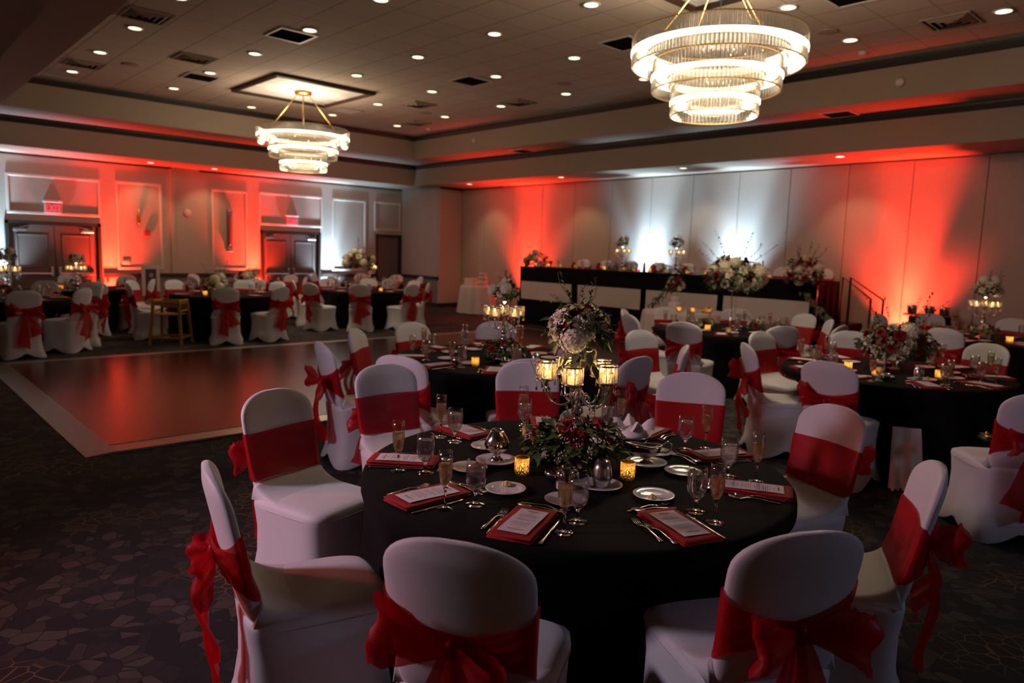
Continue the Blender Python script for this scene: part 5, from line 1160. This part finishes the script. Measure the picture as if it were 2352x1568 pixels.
# serving stand and dark table at right
t = thing('serving_stand', 'black draped stand by the red beam at right', 'stand', (13.3, 4.08, 0)); b = MB(); b.bbox((0, 0, .86), (.42, .72, .03), .01); b.obj('tray_top', M['black'], t, False)
b = MB(); b.grid(lambda u, v: ((.19 + .01 * sin(u * 60)) * cos(u * 6.28) * 1.0, .33 * sin(u * 6.28) * (1 + .03 * sin(u * 60)), .02 + .82 * v), 60, 4); b.obj('drape', M['bcloth'], t)
for i, (dy, n_) in enumerate(((.27, 'left'), (.0, 'middle'), (-.22, 'right'))):
    b = MB(); b.lathe([(.06, 0), (.075, .02), (.08, .10), (.078, .14), (.074, .14), (.076, .10), (.0001, .01)], 20, cap1=False); tag(b.obj('ice_bucket', M['steel'], loc=(13.25, 4.08 + dy, .876)), 'shiny metal bucket on the black stand, the %s one' % n_, 'bucket', 'metal buckets on the stand')
b = MB(); b.bbox((0, 0, .38), (.5, .95, .76), .02); tag(b.obj('dark_cabinet', M['black'], loc=(13.35, 2.75, 0), smooth=False), 'low black covered cabinet against the right wall', 'cabinet')
# gift table in the corner
t = thing('gift_table', 'small round table under a white floor length cloth in the room corner', 'table', (12.62, 15.05, 0))
b = MB(); n = 96; rings = []
for r_, z, f in ((.0001, .76, 0), (.44, .76, 0), (.46, .75, 0), (.47, .70, .01), (.49, .4, .025), (.52, .02, .045)): rings.append([((r_ + f * sin(11 * a)) * cos(a), (r_ + f * sin(11 * a)) * sin(a), z) for a in [2 * pi * k / n for k in range(n)]])
b.loft(rings); b.obj('cloth', M['wcloth'], t); b = MB(); b.lathe([(.43, .73), (.43, .755)], 32); b.obj('tabletop', M['wood'], t)
t = thing('gift_cake', 'tiered pink and white gift tower on the corner table', 'gift', (12.62, 14.85, .762))
for i, (r_, h) in enumerate(((.15, .13), (.12, .11), (.09, .1))):
    b = MB(); b.lathe([(r_, 0), (r_ + .006, .01), (r_ + .006, h - .02), (r_, h - .005)], 28, (0, 0, sum((.13, .11)[:i]))); b.obj('tier', M['wcloth'], t)
    b = MB(); b.lathe([(r_ + .008, .04), (r_ + .008, .06)], 28, (0, 0, sum((.13, .11)[:i])), cap0=False, cap1=False); b.obj('ribbon', M['redplastic'], t)
t = thing('card_box', 'square white card box beside the gift tower', 'box', (12.5, 15.22, .762), .5); b = MB(); b.bbox((0, 0, .08), (.26, .26, .16), .01); b.obj('box_body', M['wcloth'], t, False); b = MB(); b.bbox((0, 0, .17), (.28, .28, .03), .008); b.obj('lid', M['wcloth'], t, False)
# sweetheart / cake table before the stage
t = thing('cake_table', 'round table under white cloth in front of the stage, centre', 'table', (10.85, 7.25, 0)); b = MB(); rings = []
for r_, z, f in ((.0001, .76, 0), (.70, .76, 0), (.72, .75, 0), (.73, .70, .01), (.75, .4, .03), (.79, .02, .05)): rings.append([((r_ + f * sin(17 * a)) * cos(a), (r_ + f * sin(17 * a)) * sin(a), z) for a in [2 * pi * k / 120 for k in range(120)]])
b.loft(rings); b.obj('cloth', M['wcloth'], t); b = MB(); b.lathe([(.69, .73), (.69, .755)], 32); b.obj('tabletop', M['wood'], t)
t = thing('wedding_cake', 'small white wedding cake topped by a tall leaning bouquet', 'cake', (10.78, 7.42, .762)); b = MB(); b.lathe([(.11, 0), (.112, .005), (.112, .13), (.105, .14)], 28); b.obj('lower_tier', M['china'], t); b = MB(); b.lathe([(.075, .14), (.076, .145), (.076, .24), (.07, .25)], 24); b.obj('upper_tier', M['china'], t)
t_ = arrangement('flower_arrangement', 'white and red flowers with trailing greens above the wedding cake', 'flowers', (10.78, 7.42, 1.012), .17, 5, 8, 0, 18, H=1.1, zc=.17, bs=.05, leaves=120, sprigs=1, lo=-.5)
b = MB(); rr_ = random.Random(5)
for k in range(90):
    q = rr_.random(); p = Vector((-.05, .12 + .36 * q + rr_.uniform(-.05, .05), .12 - .33 * q + rr_.uniform(-.06, .06))); leaf(b, p, Vector((rr_.uniform(-.6, .6), rr_.uniform(-.2, 1), -.8)), Vector((0, 0, 1)), .07, .025)
o = b.obj('trailing_leaves', M['leaf'], t_); o['kind'] = 'stuff'
for i, (dx, dy) in enumerate(((-.35, -.12), (-.25, -.33), (.1, -.45), (-.05, -.5), (.2, -.36), (.0, -.38))):
    votive(10.85 + dx, 7.25 + dy, .762, 'tea candle on the cake table, %s from the left' % ordn[i], 'candles on the cake table', .3 if i < 2 else 0, 1.1)
